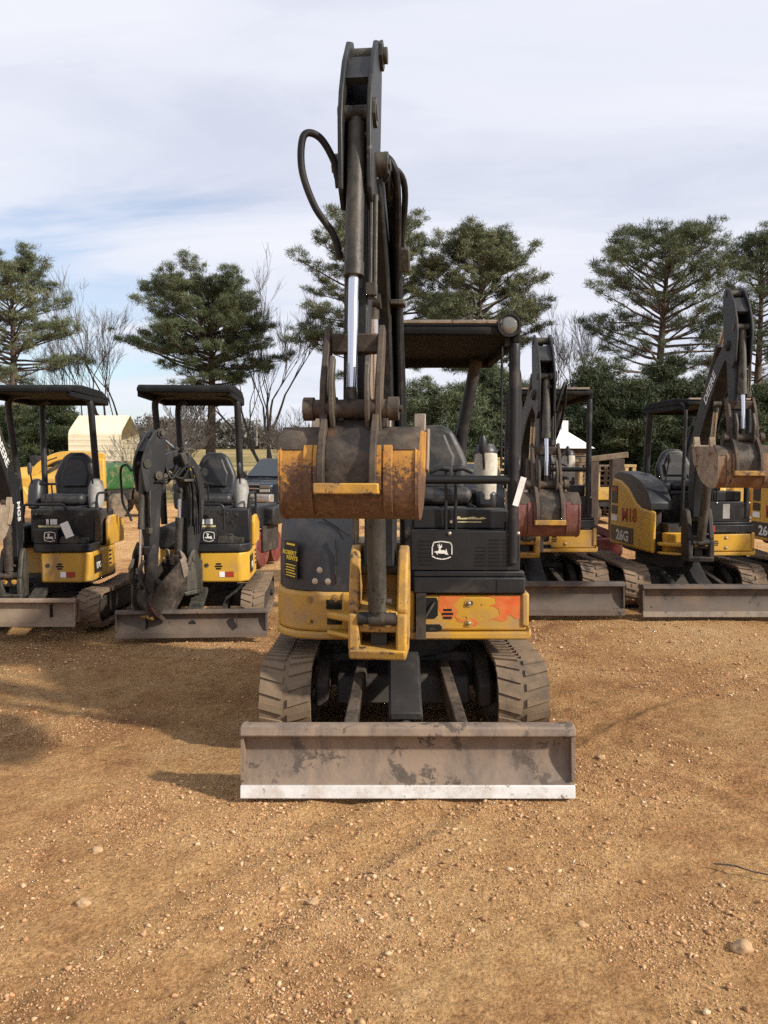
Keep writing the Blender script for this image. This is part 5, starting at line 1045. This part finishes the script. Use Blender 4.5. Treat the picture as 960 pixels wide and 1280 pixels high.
def tufts(rng, centres, dirs, sizes, n, width=0.035):
    """sprays of needles: thin triangles fanned round each twig end"""
    C = np.repeat(np.asarray(centres), n, 0); D = np.repeat(np.asarray(dirs), n, 0); S = np.repeat(np.asarray(sizes), n)
    m = len(C); r = rng.normal(size=(m, 3)); r /= np.linalg.norm(r, axis=1)[:, None]
    d = D * 0.5 + r; d[:, 2] += 0.12; d /= np.linalg.norm(d, axis=1)[:, None]
    base = C + rng.normal(size=(m, 3)) * (S * 0.50)[:, None] * np.array([1.15, 1.15, 0.6])
    side = np.cross(d, rng.normal(size=(m, 3))); side /= np.linalg.norm(side, axis=1)[:, None]
    L = S * rng.uniform(0.6, 1.15, m); w = (width * rng.uniform(0.6, 1.4, m))[:, None]
    v = np.empty((m, 3, 3)); v[:, 0] = base - side * w; v[:, 1] = base + side * w; v[:, 2] = base + d * L[:, None]
    return v.reshape(-1, 3)
def pine(label, px, Y, top_py, crown_py, Rm, shape, seed, trunk_r=0.24, needles='pine_needles', base_z=0.0, dens=1.0, lean=0.0, low_limbs=2, left=1.0, steps=37, gap=0.18):
    rnd = random.Random(seed); rng = np.random.default_rng(seed)
    p = at(px, Y); top = at(px, Y, top_py).z - base_z; cb = at(px, Y, crown_py).z - base_z
    t = thing('pine_tree', label, 'pine tree', (p.x, Y, base_z), 0, 'tall pines behind the lot')
    tb = Tubes(); pts = []; n = 14
    for i in range(n + 1):
        f = i / n; pts.append(Vector((lean * f * f + 0.10 * math.sin(f * 5 + seed), 0.1 * math.cos(f * 4 + seed), -0.3 + (top * 0.97 + 0.3) * f)))
    tb.add(pts, [trunk_r * (1 - 0.86 * (i / n) ** 1.1) + 0.015 for i in range(n + 1)], 9); tb.build('trunk', 'bark', t)
    def axis(z):
        f = max(0, min(1, (z + 0.3) / (top * 0.97 + 0.3))) * n; i = min(n - 1, int(f)); return pts[i].lerp(pts[i + 1], f - i)
    br = Tubes(); cen, dirs, sz = [], [], []
    z = cb; a = rnd.random() * 6
    H = top - cb
    while z < top - 0.15:
        f = (z - cb) / H
        # radius of the crown at this height, from the list of (f, r)
        for (f0, r0), (f1, r1) in zip(shape[:-1], shape[1:]):
            if f0 <= f <= f1: rr = r0 + (r1 - r0) * (f - f0) / (f1 - f0)
        for _ in range(2 if f < 0.2 else 3):
            a += 2.4 + rnd.uniform(-0.5, 0.5)
            if rnd.random() < (0.12 if f > 0.3 else 0.30): continue
            Lb = Rm * rr * rnd.uniform(0.62, 1.08) * (left if math.cos(a) < 0 else 1.0); el = 0.08 + 0.50 * f + rnd.uniform(-0.12, 0.15)
            d = Vector((math.cos(a) * math.cos(el), math.sin(a) * math.cos(el), math.sin(el)))
            o = axis(z); bp = [o]; m = max(4, int(Lb / 0.5))
            bend = rnd.uniform(-0.08, 0.18) if f < 0.4 else rnd.uniform(0.0, 0.25)
            for i in range(1, m + 1):
                d = (d + Vector((rnd.uniform(-.16, .16), rnd.uniform(-.16, .16), rnd.uniform(-.10, .10) + bend * 0.16))).normalized(); bp.append(bp[-1] + d * Lb / m)
            r0 = min(0.10, 0.018 + Lb * 0.014)
            br.add(bp, [r0 * (1 - 0.85 * i / m) for i in range(m + 1)], 5)
            for i in range(1, m + 1):
                g = i / m
                if g < (0.38 if Lb > 1.2 else 0.15): continue
                for s in range(3):
                    if rnd.random() < gap: continue
                    dd = (bp[i] - bp[i - 1]).normalized(); sd_ = dd.cross(Vector((rnd.uniform(-.4, .4), rnd.uniform(-.4, .4), 1))).normalized() * rnd.choice((-1, 1))
                    tl = rnd.uniform(0.25, 0.8) * (1.25 - 0.45 * g) * min(1, Lb / 2 + 0.35)
                    td = (dd * rnd.uniform(0.3, 1.0) + sd_ * rnd.uniform(0.4, 1.0) + Vector((0, 0, rnd.uniform(-0.05, 0.6)))).normalized()
                    e = bp[i] + td * tl; br.add([bp[i], bp[i].lerp(e, 0.5) + Vector((0, 0, -0.03)), e], [0.016, 0.012, 0.007], 3)
                    cen.append(e + Vector((0, 0, 0.05))); dirs.append(Vector((0, 0, 0.8)) + td * 0.4); sz.append(rnd.uniform(0.17, 0.27))
            cen.append(bp[-1]); dirs.append(d); sz.append(0.24)
        z += H / steps * rnd.uniform(0.6, 1.3)
    for i in range(low_limbs + 4):     # bare dead limbs below the crown
        zz = cb * rnd.uniform(0.62, 1.05); a = rnd.random() * 6.28; o = axis(zz); L_ = rnd.uniform(0.6, 2.2)
        bp = [o]; d = Vector((math.cos(a), math.sin(a), rnd.uniform(-0.1, 0.5))).normalized()
        for k in range(4): d = (d + Vector((rnd.uniform(-.2, .2), rnd.uniform(-.2, .2), rnd.uniform(-.1, .2)))).normalized(); bp.append(bp[-1] + d * L_ / 4)
        br.add(bp, [0.045, 0.034, 0.025, 0.016, 0.006], 4)
    br.build('limbs', 'bark', t)
    tri_mesh('crown', tufts(rng, [tuple(c) for c in cen], [tuple(c) for c in dirs], np.array(sz), int(104 * dens), 0.0115), needles, t)
    return t
broad = [(0, 0.55), (0.12, 0.85), (0.3, 1.05), (0.55, 1.0), (0.78, 0.78), (0.93, 0.48), (1, 0.15)]
umbrella = [(0, 0.45), (0.12, 0.85), (0.28, 0.95), (0.5, 0.90), (0.75, 0.72), (0.92, 0.42), (1, 0.12)]
column = [(0, 0.9), (0.2, 1.0), (0.5, 0.75), (0.8, 0.45), (1, 0.1)]
pine('sunlit pine at the left edge above the leftmost canopy', 16, 40, 338, 490, 3.7, [(0, 0.95), (0.25, 1.0), (0.45, 0.80), (0.7, 0.72), (0.9, 0.45), (1, 0.1)], 11, 0.28, 'pine_needles_light', lean=0.3, dens=1.0, gap=0.32)
pine('round headed dense pine rising above the canopy of the second mini excavator', 266, 42, 374, 488, 3.75, [(0, 0.30), (0.10, 0.75), (0.22, 1.10), (0.36, 0.86), (0.55, 0.95), (0.75, 0.90), (0.9, 0.62), (1, 0.2)], 23, 0.30, 'pine_needles', lean=-0.15, dens=1.2, left=1.12, steps=46)
pine('pine directly behind the raised boom of the nearest excavator', 472, 40, 284, 480, 4.6, [(0, 0.7), (0.2, 0.85), (0.42, 1.0), (0.60, 0.80), (0.8, 0.66), (0.93, 0.38), (1, 0.1)], 31, 0.3, 'pine_needles_light', dens=1.15, steps=36)
pine('full pine just right of the raised boom over the nearest canopy', 597, 38, 308, 470, 3.2, broad, 47, 0.26, 'pine_needles_light', dens=1.2, steps=38)
pine('widest tallest pine at right between the two raised booms', 822, 36, 298, 492, 4.05, [(0, 0.75), (0.1, 0.9), (0.3, 1.0), (0.5, 0.85), (0.66, 0.80), (0.85, 0.52), (0.95, 0.3), (1, 0.1)], 59, 0.27, 'pine_needles', lean=0.2, dens=1.0, gap=0.34)
pine('slender pine at the right edge behind the tall right boom', 942, 38, 306, 500, 3.0, [(0, 0.7), (0.2, 0.9), (0.5, 0.85), (0.75, 0.6), (0.92, 0.38), (1, 0.1)], 61, 0.24, 'pine_needles', dens=0.85, gap=0.3)

def bare_tree(label, px, Y, top_py, seed, r0=0.15, spread=0.42, stems=1, group='leafless trees behind the lot', name='bare_tree', cat='bare tree', depth=6, first=0.26, base_z=0.0, rmin=0.011):
    rnd = random.Random(seed); p = at(px, Y); H = at(px, Y, top_py).z - base_z
    t = thing(name, label, cat, (p.x, Y, base_z), 0, group); tr, tw = Tubes(), Tubes()
    def grow(o, d, L, r, dep):
        n = 4; pts = [o]; dd = d
        for i in range(n):
            dd = (dd + Vector((rnd.uniform(-.13, .13), rnd.uniform(-.13, .13), rnd.uniform(-0.02, .12)))).normalized(); pts.append(pts[-1] + dd * L / n)
        (tr if dep >= depth - 1 else tw).add(pts, [r * (1 - 0.38 * i / n) for i in range(n + 1)], 7 if dep >= depth - 1 else (4 if r > 0.02 else 3))
        if dep == 0: return
        k = 2 if dep > 4 else 3
        for j in range(k):
            a = rnd.random() * 6.28; s = spread * rnd.uniform(0.5, 1.35); u = dd.orthogonal().normalized(); w = dd.cross(u)
            nd = (dd + (u * math.cos(a) + w * math.sin(a)) * s + Vector((0, 0, 0.12))).normalized()
            o2 = pts[-1] if j < 1 else pts[rnd.choice((2, 3, 4))]
            grow(o2, nd, L * rnd.uniform(0.62, 0.88), max(rmin, r * rnd.uniform(0.50, 0.68)), dep - 1)
    for s in range(stems):
        a = rnd.random() * 6.28
        grow(Vector((0.15 * math.cos(a) * (stems > 1), 0.15 * math.sin(a) * (stems > 1), -0.2)), Vector((math.cos(a) * 0.12 * stems, math.sin(a) * 0.12 * stems, 1)).normalized(), H * first, r0 / stems ** 0.4, depth)
    tr.build('trunk', 'grey_bark', t); tw.build('branches', 'grey_bark', t)
bare_tree('leafless tree between the left pine and the round headed pine', 165, 46, 345, 5, 0.20, 0.46, 3, depth=7, first=0.275, rmin=0.0075)
bare_tree('leafless forked tree right of the round headed pine, over the truck', 343, 44, 345, 9, 0.19, 0.40, 3, depth=7, first=0.275, rmin=0.0075)
bare_tree('small leafless tree between the nearest canopy and the widest pine', 697, 44, 365, 15, 0.16, 0.36, 2, depth=7, first=0.275, rmin=0.0075)
bare_tree('low leafless tree behind the canopy of the second mini excavator', 212, 40, 440, 21, 0.10, 0.5, 2, depth=6)
for i, (px, Y, py, lb) in enumerate(((190, 33, 508, 'leafless brush left of the second mini canopy'), (222, 34, 520, 'leafless brush seen through the second mini canopy'), (388, 37, 498, 'leafless brush left of the raised rusty bucket'))):
    bare_tree(lb, px, Y, py, 70 + i, 0.05, 0.55, 4, 'leafless brush along the field edge', 'bare_bush', 'bush', 5, 0.30, rmin=0.008)
def cedar(label, px, Y, top_py, Rm, seed, lobes=26, mat='cedar_needles', zlow=0.2, group='dark evergreens behind the lot'):
    rnd = random.Random(seed); rng = np.random.default_rng(seed); p = at(px, Y); H = at(px, Y, top_py).z
    t = thing('evergreen_tree', label, 'evergreen', (p.x, Y, 0), 0, group); tb = Tubes()
    tb.add([Vector((0, 0, -0.2)), Vector((0.05, 0, H * 0.5)), Vector((0, 0, H * 0.92))], [0.16, 0.10, 0.03], 7); tb.build('trunk', 'bark', t)
    br = Tubes(); cen, dirs, sz = [], [], []
    for i in range(lobes * 5):
        f = rnd.random() ** 0.8; z = zlow + (H - zlow - 0.2) * f; a = rnd.random() * 6.28
        rr = Rm * (1.0 - 0.25 * (1 - f) ** 3) * (1 - f ** 2.4) ** 0.7 * rnd.uniform(0.65, 1.1) + 0.12
        o = Vector((0, 0, z - 0.3 * rr)); e = Vector((math.cos(a) * rr, math.sin(a) * rr, z + rnd.uniform(-.1, .35)))
        br.add([o, o.lerp(e, 0.5) + Vector((0, 0, -0.06)), e], [0.025, 0.016, 0.006], 3)
        for g in (0.45, 0.62, 0.78, 0.9, 1.0):
            for q_ in range(2):
                c = o.lerp(e, g) + Vector((rnd.gauss(0, .16), rnd.gauss(0, .16), rnd.gauss(0, .13))); cen.append(tuple(c))
                d = (e - o).normalized() + Vector((rnd.uniform(-.5, .5), rnd.uniform(-.5, .5), 0.5)); dirs.append(tuple(d.normalized())); sz.append(rnd.uniform(0.14, 0.25))
    br.build('limbs', 'bark', t)
    tri_mesh('crown', tufts(rng, cen, dirs, np.array(sz), 64, 0.0125), mat, t)
for i, (px, Y, py, r, lb) in enumerate((
        (742, 31, 462, 1.7, 'dark evergreen right of the second raised boom'), (786, 30, 478, 1.6, 'dark evergreen over the timber beam'), (836, 31, 450, 1.8, 'dark evergreen below the widest pine'),
        (880, 32, 476, 1.6, 'dark evergreen behind the red numbered excavator boom'), (950, 30, 486, 1.5, 'dark evergreen at the right edge, lowest of the row'), (706, 34, 500, 1.6, 'dark evergreen above the white roofed hut'), (915, 29, 500, 1.4, 'dark evergreen behind the raised rusty bucket at right'),
        (528, 29, 478, 1.5, 'mid green evergreen seen under the nearest canopy, left one'), (572, 28, 486, 1.4, 'mid green evergreen above the backrest of the nearest seat'), (612, 30, 462, 1.6, 'mid green evergreen left of the nearest canopy post'), (652, 29, 484, 1.5, 'mid green evergreen right of the nearest canopy post'),
        (70, 38, 500, 2.2, 'dark evergreen seen under the leftmost canopy'), (20, 40, 508, 2.2, 'dark evergreen at the left edge below the pine'))):
    cedar(lb, px, Y, py, r, 100 + i, 24, 'cedar_needles' if not 500 < px < 660 else 'pine_needles')

# ------------------------------------------------------------------ ground
RUTS = [(-0.9, 0.62, 0.10), (-0.35, 0.62, 0.10), (2.6, -0.55, -0.04), (3.1, -0.55, -0.04), (-3.4, 0.35, 0.05)]
def ruts(x, y):
    """shallow wheel and track ruts crossing the lot"""
    if y > 9 or y < 1: return 0.0
    h = 0.0
    for a_, s_, c_ in RUTS:
        d = abs(x - (a_ + s_ * (y - 3) + c_ * (y - 3) ** 2 + 0.06 * math.sin(y * 2.1 + a_)))
        if d < 0.45:
            m_ = 0.5 + 0.5 * mnoise.noise(Vector((a_ * 7, y * 0.9, 2)))
            h += 1.5 * m_ * (-0.020 * math.exp(-(d / 0.10) ** 2) + 0.012 * math.exp(-((d - 0.19) / 0.06) ** 2)) + m_ * (0.004 * math.sin(y * 62) * math.exp(-(d / 0.10) ** 2))
    return h
def ground_h(x, y):
    v = Vector((x, y, 0)); near = max(0.0, min(1.0, (40 - y) / 20)); keep = 1.0
    h = 0.022 * mnoise.noise(v * 0.45 + Vector((3, 1, 0))) + 0.013 * mnoise.noise(v * 1.4) + (0.009 * mnoise.noise(v * 4.2) + 0.0095 * mnoise.noise(v * 9.5) * (0.55 + 0.9 * mnoise.noise(v * 0.8 + Vector((7, 2, 0)))) + 0.0095 * mnoise.noise(v * 18) if y < 14 else 0) + ruts(x, y)
    h -= 0.024
    h *= near if y > 20 else 1.0
    far = max(0.0, y - 36); s = min(1.0, far / 60); h += 4.6 * (far / 190) ** 1.15 * s if far < 260 else 4.6 * (260 / 190) ** 1.15 + 0.0
    return h
xs = sorted(set([round(-3.2 + i * 0.025, 4) for i in range(257)] + [round(sg * (3.2 + 0.05 * i + 0.004 * i * i), 3) for i in range(1, 60) for sg in (-1, 1)] + [sg * v for v in (22, 27, 34, 45, 60, 90, 140, 220, 400, 800, 1600) for sg in (-1, 1)]))
ys = [round(0.9 + i * 0.02, 3) for i in range(206)]; st_ = 0.02; y = ys[-1]
while y < 1500:
    st_ *= 1.03; y += st_; ys.append(y)
ys = [-1600, -300, -60, -15, -5, -2, -0.5, 0.3, 0.6] + ys
gv = [(x, y, ground_h(x, y)) for y in ys for x in xs]; nx = len(xs)
gf = [(j * nx + i, j * nx + i + 1, (j + 1) * nx + i + 1, (j + 1) * nx + i) for j in range(len(ys) - 1) for i in range(nx - 1)]
me = bpy.data.meshes.new('ground'); me.from_pydata(gv, [], gf); me.polygons.foreach_set('use_smooth', [True] * len(me.polygons))
ground = bpy.data.objects.new('ground', me); COL.objects.link(ground); tag(ground, 'orange brown packed dirt lot with loose gravel', kind='structure')
m = bpy.data.materials.new('dirt'); m.use_nodes = True; n, l = m.node_tree.nodes, m.node_tree.links; b = n['Principled BSDF']; b.inputs['Roughness'].default_value = 0.95; b.inputs['Specular IOR Level'].default_value = 0.15
t = N(n, 'ShaderNodeTexCoord')
big = N(n, 'ShaderNodeTexNoise', i_Scale=0.42, i_Detail=5.0, i_Roughness=0.6, i_Distortion=0.6); l.new(t.outputs['Object'], big.inputs['Vector'])
mdn = N(n, 'ShaderNodeTexNoise', i_Scale=3.2, i_Detail=8.0, i_Roughness=0.7, i_Distortion=0.3); l.new(t.outputs['Object'], mdn.inputs['Vector'])
fin = N(n, 'ShaderNodeTexNoise', i_Scale=70.0, i_Detail=6.0, i_Roughness=0.75); l.new(t.outputs['Object'], fin.inputs['Vector'])
c1 = ramp(n, [(0.32, (0.34, 0.166, 0.074)), (0.43, (0.54, 0.292, 0.124)), (0.54, (0.69, 0.412, 0.180)), (0.70, (0.77, 0.51, 0.258))])
s1 = N(n, 'ShaderNodeMath', operation='MULTIPLY_ADD'); l.new(mdn.outputs[0], s1.inputs[0]); s1.inputs[1].default_value = 0.55
s0 = N(n, 'ShaderNodeMath', operation='MULTIPLY_ADD'); l.new(big.outputs[0], s0.inputs[0]); s0.inputs[1].default_value = 0.75; s0.inputs[2].default_value = -0.15
l.new(s0.outputs[0], s1.inputs[2]); l.new(s1.outputs[0], c1.inputs[0])
c2 = ramp(n, [(0.32, (0.42, 0.39, 0.37)), (0.48, (0.95, 0.94, 0.93)), (0.66, (1.32, 1.36, 1.42))]); l.new(fin.outputs[0], c2.inputs[0])
mu = N(n, 'ShaderNodeMix', data_type='RGBA', blend_type='MULTIPLY'); mu.inputs['Factor'].default_value = 1.0; l.new(c1.outputs[0], mu.inputs['A']); l.new(c2.outputs[0], mu.inputs['B'])
clod = N(n, 'ShaderNodeTexNoise', i_Scale=17.0, i_Detail=7.0, i_Roughness=0.78, i_Distortion=0.5); l.new(t.outputs['Object'], clod.inputs['Vector'])
c3 = ramp(n, [(0.33, (0.50, 0.46, 0.43)), (0.45, (0.92, 0.91, 0.90)), (0.56, (1.05, 1.05, 1.05)), (0.68, (1.28, 1.33, 1.40))]); l.new(clod.outputs[0], c3.inputs[0])
mu0 = mu; mu = N(n, 'ShaderNodeMix', data_type='RGBA', blend_type='MULTIPLY'); mu.inputs['Factor'].default_value = 0.85; l.new(mu0.outputs['Result'], mu.inputs['A']); l.new(c3.outputs[0], mu.inputs['B'])
# darker band across the dirt round the machines
sx = N(n, 'ShaderNodeSeparateXYZ'); l.new(t.outputs['Object'], sx.inputs[0])
wob = N(n, 'ShaderNodeMath', operation='MULTIPLY_ADD'); l.new(big.outputs[0], wob.inputs[0]); wob.inputs[1].default_value = 4.5; l.new(sx.outputs['Y'], wob.inputs[2])
band = ramp(n, [(0.0, 0.0), (0.30, 0.0), (0.36, 0.72), (0.62, 0.66), (0.80, 0.0)])
bd = N(n, 'ShaderNodeMapRange'); bd.inputs['From Min'].default_value = 2.0; bd.inputs['From Max'].default_value = 16.0; l.new(wob.outputs[0], bd.inputs['Value']); l.new(bd.outputs[0], band.inputs[0])
dk = N(n, 'ShaderNodeMix', data_type='RGBA', blend_type='MULTIPLY'); l.new(band.outputs[0], dk.inputs['Factor']); l.new(mu.outputs['Result'], dk.inputs['A']); dk.inputs['B'].default_value = (0.66, 0.63, 0.62, 1)
# dry grass beyond the lot
wob2 = N(n, 'ShaderNodeMath', operation='MULTIPLY_ADD'); l.new(big.outputs[0], wob2.inputs[0]); wob2.inputs[1].default_value = 9.0; l.new(sx.outputs['Y'], wob2.inputs[2])
gm = N(n, 'ShaderNodeMapRange'); gm.inputs['From Min'].default_value = 34.0; gm.inputs['From Max'].default_value = 37.0; l.new(wob2.outputs[0], gm.inputs['Value'])
gn = N(n, 'ShaderNodeTexNoise', i_Scale=0.12, i_Detail=6.0, i_Roughness=0.65); l.new(t.outputs['Object'], gn.inputs['Vector'])
gc = ramp(n, [(0.36, (0.145, 0.135, 0.045)), (0.50, (0.30, 0.225, 0.095)), (0.66, (0.42, 0.31, 0.15))]); l.new(gn.outputs[0], gc.inputs[0])
fx = N(n, 'ShaderNodeMix', data_type='RGBA'); l.new(gm.outputs[0], fx.inputs['Factor']); l.new(dk.outputs['Result'], fx.inputs['A']); l.new(gc.outputs[0], fx.inputs['B'])
l.new(fx.outputs['Result'], b.inputs['Base Color'])
vor = N(n, 'ShaderNodeTexVoronoi', i_Scale=48.0); l.new(t.outputs['Object'], vor.inputs['Vector'])
bs = N(n, 'ShaderNodeMath', operation='MULTIPLY_ADD'); l.new(vor.outputs['Distance'], bs.inputs[0]); bs.inputs[1].default_value = -0.5; l.new(fin.outputs[0], bs.inputs[2])
bs1 = N(n, 'ShaderNodeMath', operation='MULTIPLY_ADD'); l.new(clod.outputs[0], bs1.inputs[0]); bs1.inputs[1].default_value = 1.5; l.new(bs.outputs[0], bs1.inputs[2])
bs2 = N(n, 'ShaderNodeMath', operation='MULTIPLY_ADD'); l.new(mdn.outputs[0], bs2.inputs[0]); bs2.inputs[1].default_value = 1.6; l.new(bs1.outputs[0], bs2.inputs[2])
bp = N(n, 'ShaderNodeBump', i_Strength=1.0, i_Distance=0.035); l.new(bs2.outputs[0], bp.inputs['Height']); l.new(bp.outputs[0], b.inputs['Normal'])
me.materials.append(m)
# loose gravel
m = bpy.data.materials.new('gravel_stone'); m.use_nodes = True; MATS['gravel_stone'] = m; n, l = m.node_tree.nodes, m.node_tree.links; b = n['Principled BSDF']; b.inputs['Roughness'].default_value = 0.9
g = N(n, 'ShaderNodeNewGeometry'); r = ramp(n, [(0.0, (0.26, 0.13, 0.06)), (0.4, (0.46, 0.25, 0.115)), (0.85, (0.56, 0.35, 0.18)), (1.0, (0.60, 0.44, 0.28))]); l.new(g.outputs['Random Per Island'], r.inputs[0]); l.new(r.outputs[0], b.inputs['Base Color'])
def stone_template(rng):
    bm = bmesh.new(); s = np.array([1.0, rng.uniform(0.6, 0.95), rng.uniform(0.4, 0.75)])
    for _ in range(11):
        p = rng.normal(size=3); p /= np.linalg.norm(p); bm.verts.new(tuple(p * s * rng.uniform(0.8, 1.1)))
    bmesh.ops.convex_hull(bm, input=bm.verts); bmesh.ops.triangulate(bm, faces=bm.faces)
    for v in [v for v in bm.verts if not v.link_faces]: bm.verts.remove(v)
    bm.verts.index_update(); v = np.array([p.co[:] for p in bm.verts]); f = np.array([[q.index for q in p.verts] for p in bm.faces]); bm.free(); return v, f
rng = np.random.default_rng(3); tmpl = [stone_template(rng) for _ in range(14)]
V, F, off = [], [], 0
def put(x, y, s):
    global off
    v, f = tmpl[rng.integers(14)]; a = rng.uniform(0, 6.28); ca, sa = math.cos(a), math.sin(a)
    w = v * s; w = np.stack([w[:, 0] * ca - w[:, 1] * sa, w[:, 0] * sa + w[:, 1] * ca, w[:, 2]], 1); w += (x, y, ground_h(x, y) + s * 0.2)
    V.append(w); F.append(f + off); off += len(v)
cnt = 0
while cnt < 75000:
    y = 1.75 + 6.2 * rng.random() ** 1.35; x = rng.uniform(-1, 1) * (0.52 * y + 0.25)
    d = mnoise.noise(Vector((x * 0.9, y * 0.9, 4))) + 0.5 * mnoise.noise(Vector((x * 2.6, y * 2.6, 9)))
    d += 0.5 * math.exp(-((x + 0.30) ** 2 / 0.30 + (y - 3.05) ** 2 / 0.12)) + 0.3 * math.exp(-((x - 1.3) ** 2 / 0.3 + (y - 4.2) ** 2 / 0.3))
    if rng.random() > 0.10 + 1.15 * d: continue
    s = 0.0029 * (1 / max(0.004, rng.random())) ** 0.335
    put(x, y, min(s, 0.024)); cnt += 1
for _ in range(5200):
    y = 6.5 + 9 * rng.random(); x = rng.uniform(-1, 1) * (0.52 * y + 0.2); put(x, y, 0.008 * (1 / max(0.05, rng.random())) ** 0.4)
V = np.concatenate(V); F = np.concatenate(F)
me = bpy.data.meshes.new('gravel'); me.vertices.add(len(V)); me.vertices.foreach_set('co', V.astype(np.float32).ravel())
me.loops.add(F.size); me.loops.foreach_set('vertex_index', F.astype(np.int32).ravel()); me.polygons.add(len(F)); me.polygons.foreach_set('loop_start', np.arange(0, F.size, 3, dtype=np.int32)); me.update(calc_edges=True)
me.materials.append(MATS['gravel_stone']); gr_ = bpy.data.objects.new('gravel', me); COL.objects.link(gr_); tag(gr_, 'loose tan gravel scattered over the dirt', 'gravel', kind='stuff')
# a few larger stones one can point to
worn('field_stone', (0.42, 0.29, 0.17), 0.2, (0.36, 0.21, 0.10), 0.6, 14, rough=0.95, bump=0.3, bump_scale=70)
for px, py, s, lb in ((120, 1060, 0.030, 'pale rounded stone in the left foreground, upper one of two'), (103, 1122, 0.030, 'brown stone in the left foreground, lower one of two'), (391, 1119, 0.024, 'pale stone on top of the gravel patch in the centre foreground'),
                      (928, 1178, 0.042, 'flat pale stone half buried at the right edge'), (752, 944, 0.030, 'grey stone just right of the nearest blade'), (727, 1148, 0.024, 'oval stone in the right foreground')):
    Yg = CAM_H / math.tan(ang_of(px, py)); p = at(px, Yg)
    bm = bmesh.new(); bmesh.ops.create_icosphere(bm, subdivisions=3, radius=1.0); sd_ = rng.random() * 50
    for v in bm.verts:
        v.co *= 1 + 0.45 * mnoise.noise(v.co * 1.5 + Vector((sd_, 0, 0))) + 0.10 * mnoise.noise(v.co * 3 + Vector((sd_, 3, 0))); v.co = Vector((v.co.x * s * 0.95, v.co.y * s * 0.75, v.co.z * s * 0.55))
    me = bpy.data.meshes.new('stone'); bm.to_mesh(me); bm.free(); me.materials.append(MATS['field_stone']); me.polygons.foreach_set('use_smooth', [True] * len(me.polygons))
    o = bpy.data.objects.new('stone', me); COL.objects.link(o); o.location = (p.x, Yg, ground_h(p.x, Yg) + s * 0.12); tag(o, lb, 'stone', 'larger stones in the foreground')
Yg = CAM_H / math.tan(ang_of(930, 1090)); p = at(930, Yg)
q = MB(); q.tube(bez([(p.x - 0.10, Yg + 0.06, 0.004), (p.x - 0.03, Yg + 0.03, 0.012), (p.x + 0.03, Yg - 0.01, 0.008), (p.x + 0.14, Yg - 0.07, 0.012)], 5), [0.004] * 8 + [0.003] * 8, 6); q.tube([(p.x - 0.03, Yg + 0.03, 0.012), (p.x - 0.06, Yg + 0.0, 0.02)], [0.003, 0.0015], 5)
o = q.build('twig', 'dark_timber'); tag(o, 'thin dark twig lying on the dirt at right', 'twig')
# far woods across the field
rng = np.random.default_rng(8); tv = []
nn_ = 26000; X = rng.uniform(-170, 170, nn_); Yw = 205 + rng.uniform(0, 26, nn_); hz = np.array([ground_h(0, 205)] * nn_)
Hh = 5.6 + 1.5 * np.sin(X * 0.09) + 0.9 * np.sin(X * 0.31 + 1) + 0.7 * np.sin(X * 0.83 + 2) ; zc = hz - 0.5 + rng.random(nn_) ** 0.75 * (Hh + 1.0)
c_ = np.stack([X, Yw, zc], 1); d_ = np.tile(np.array([[0, 0, 1.0]]), (nn_, 1))
fw = tri_mesh('far_wood', tufts(rng, c_, d_, rng.uniform(0.8, 1.7, nn_), 3, 0.28), 'far_wood_mix', None)
tag(fw, 'grey brown leafless woods across the dry field', 'wood', kind='stuff')
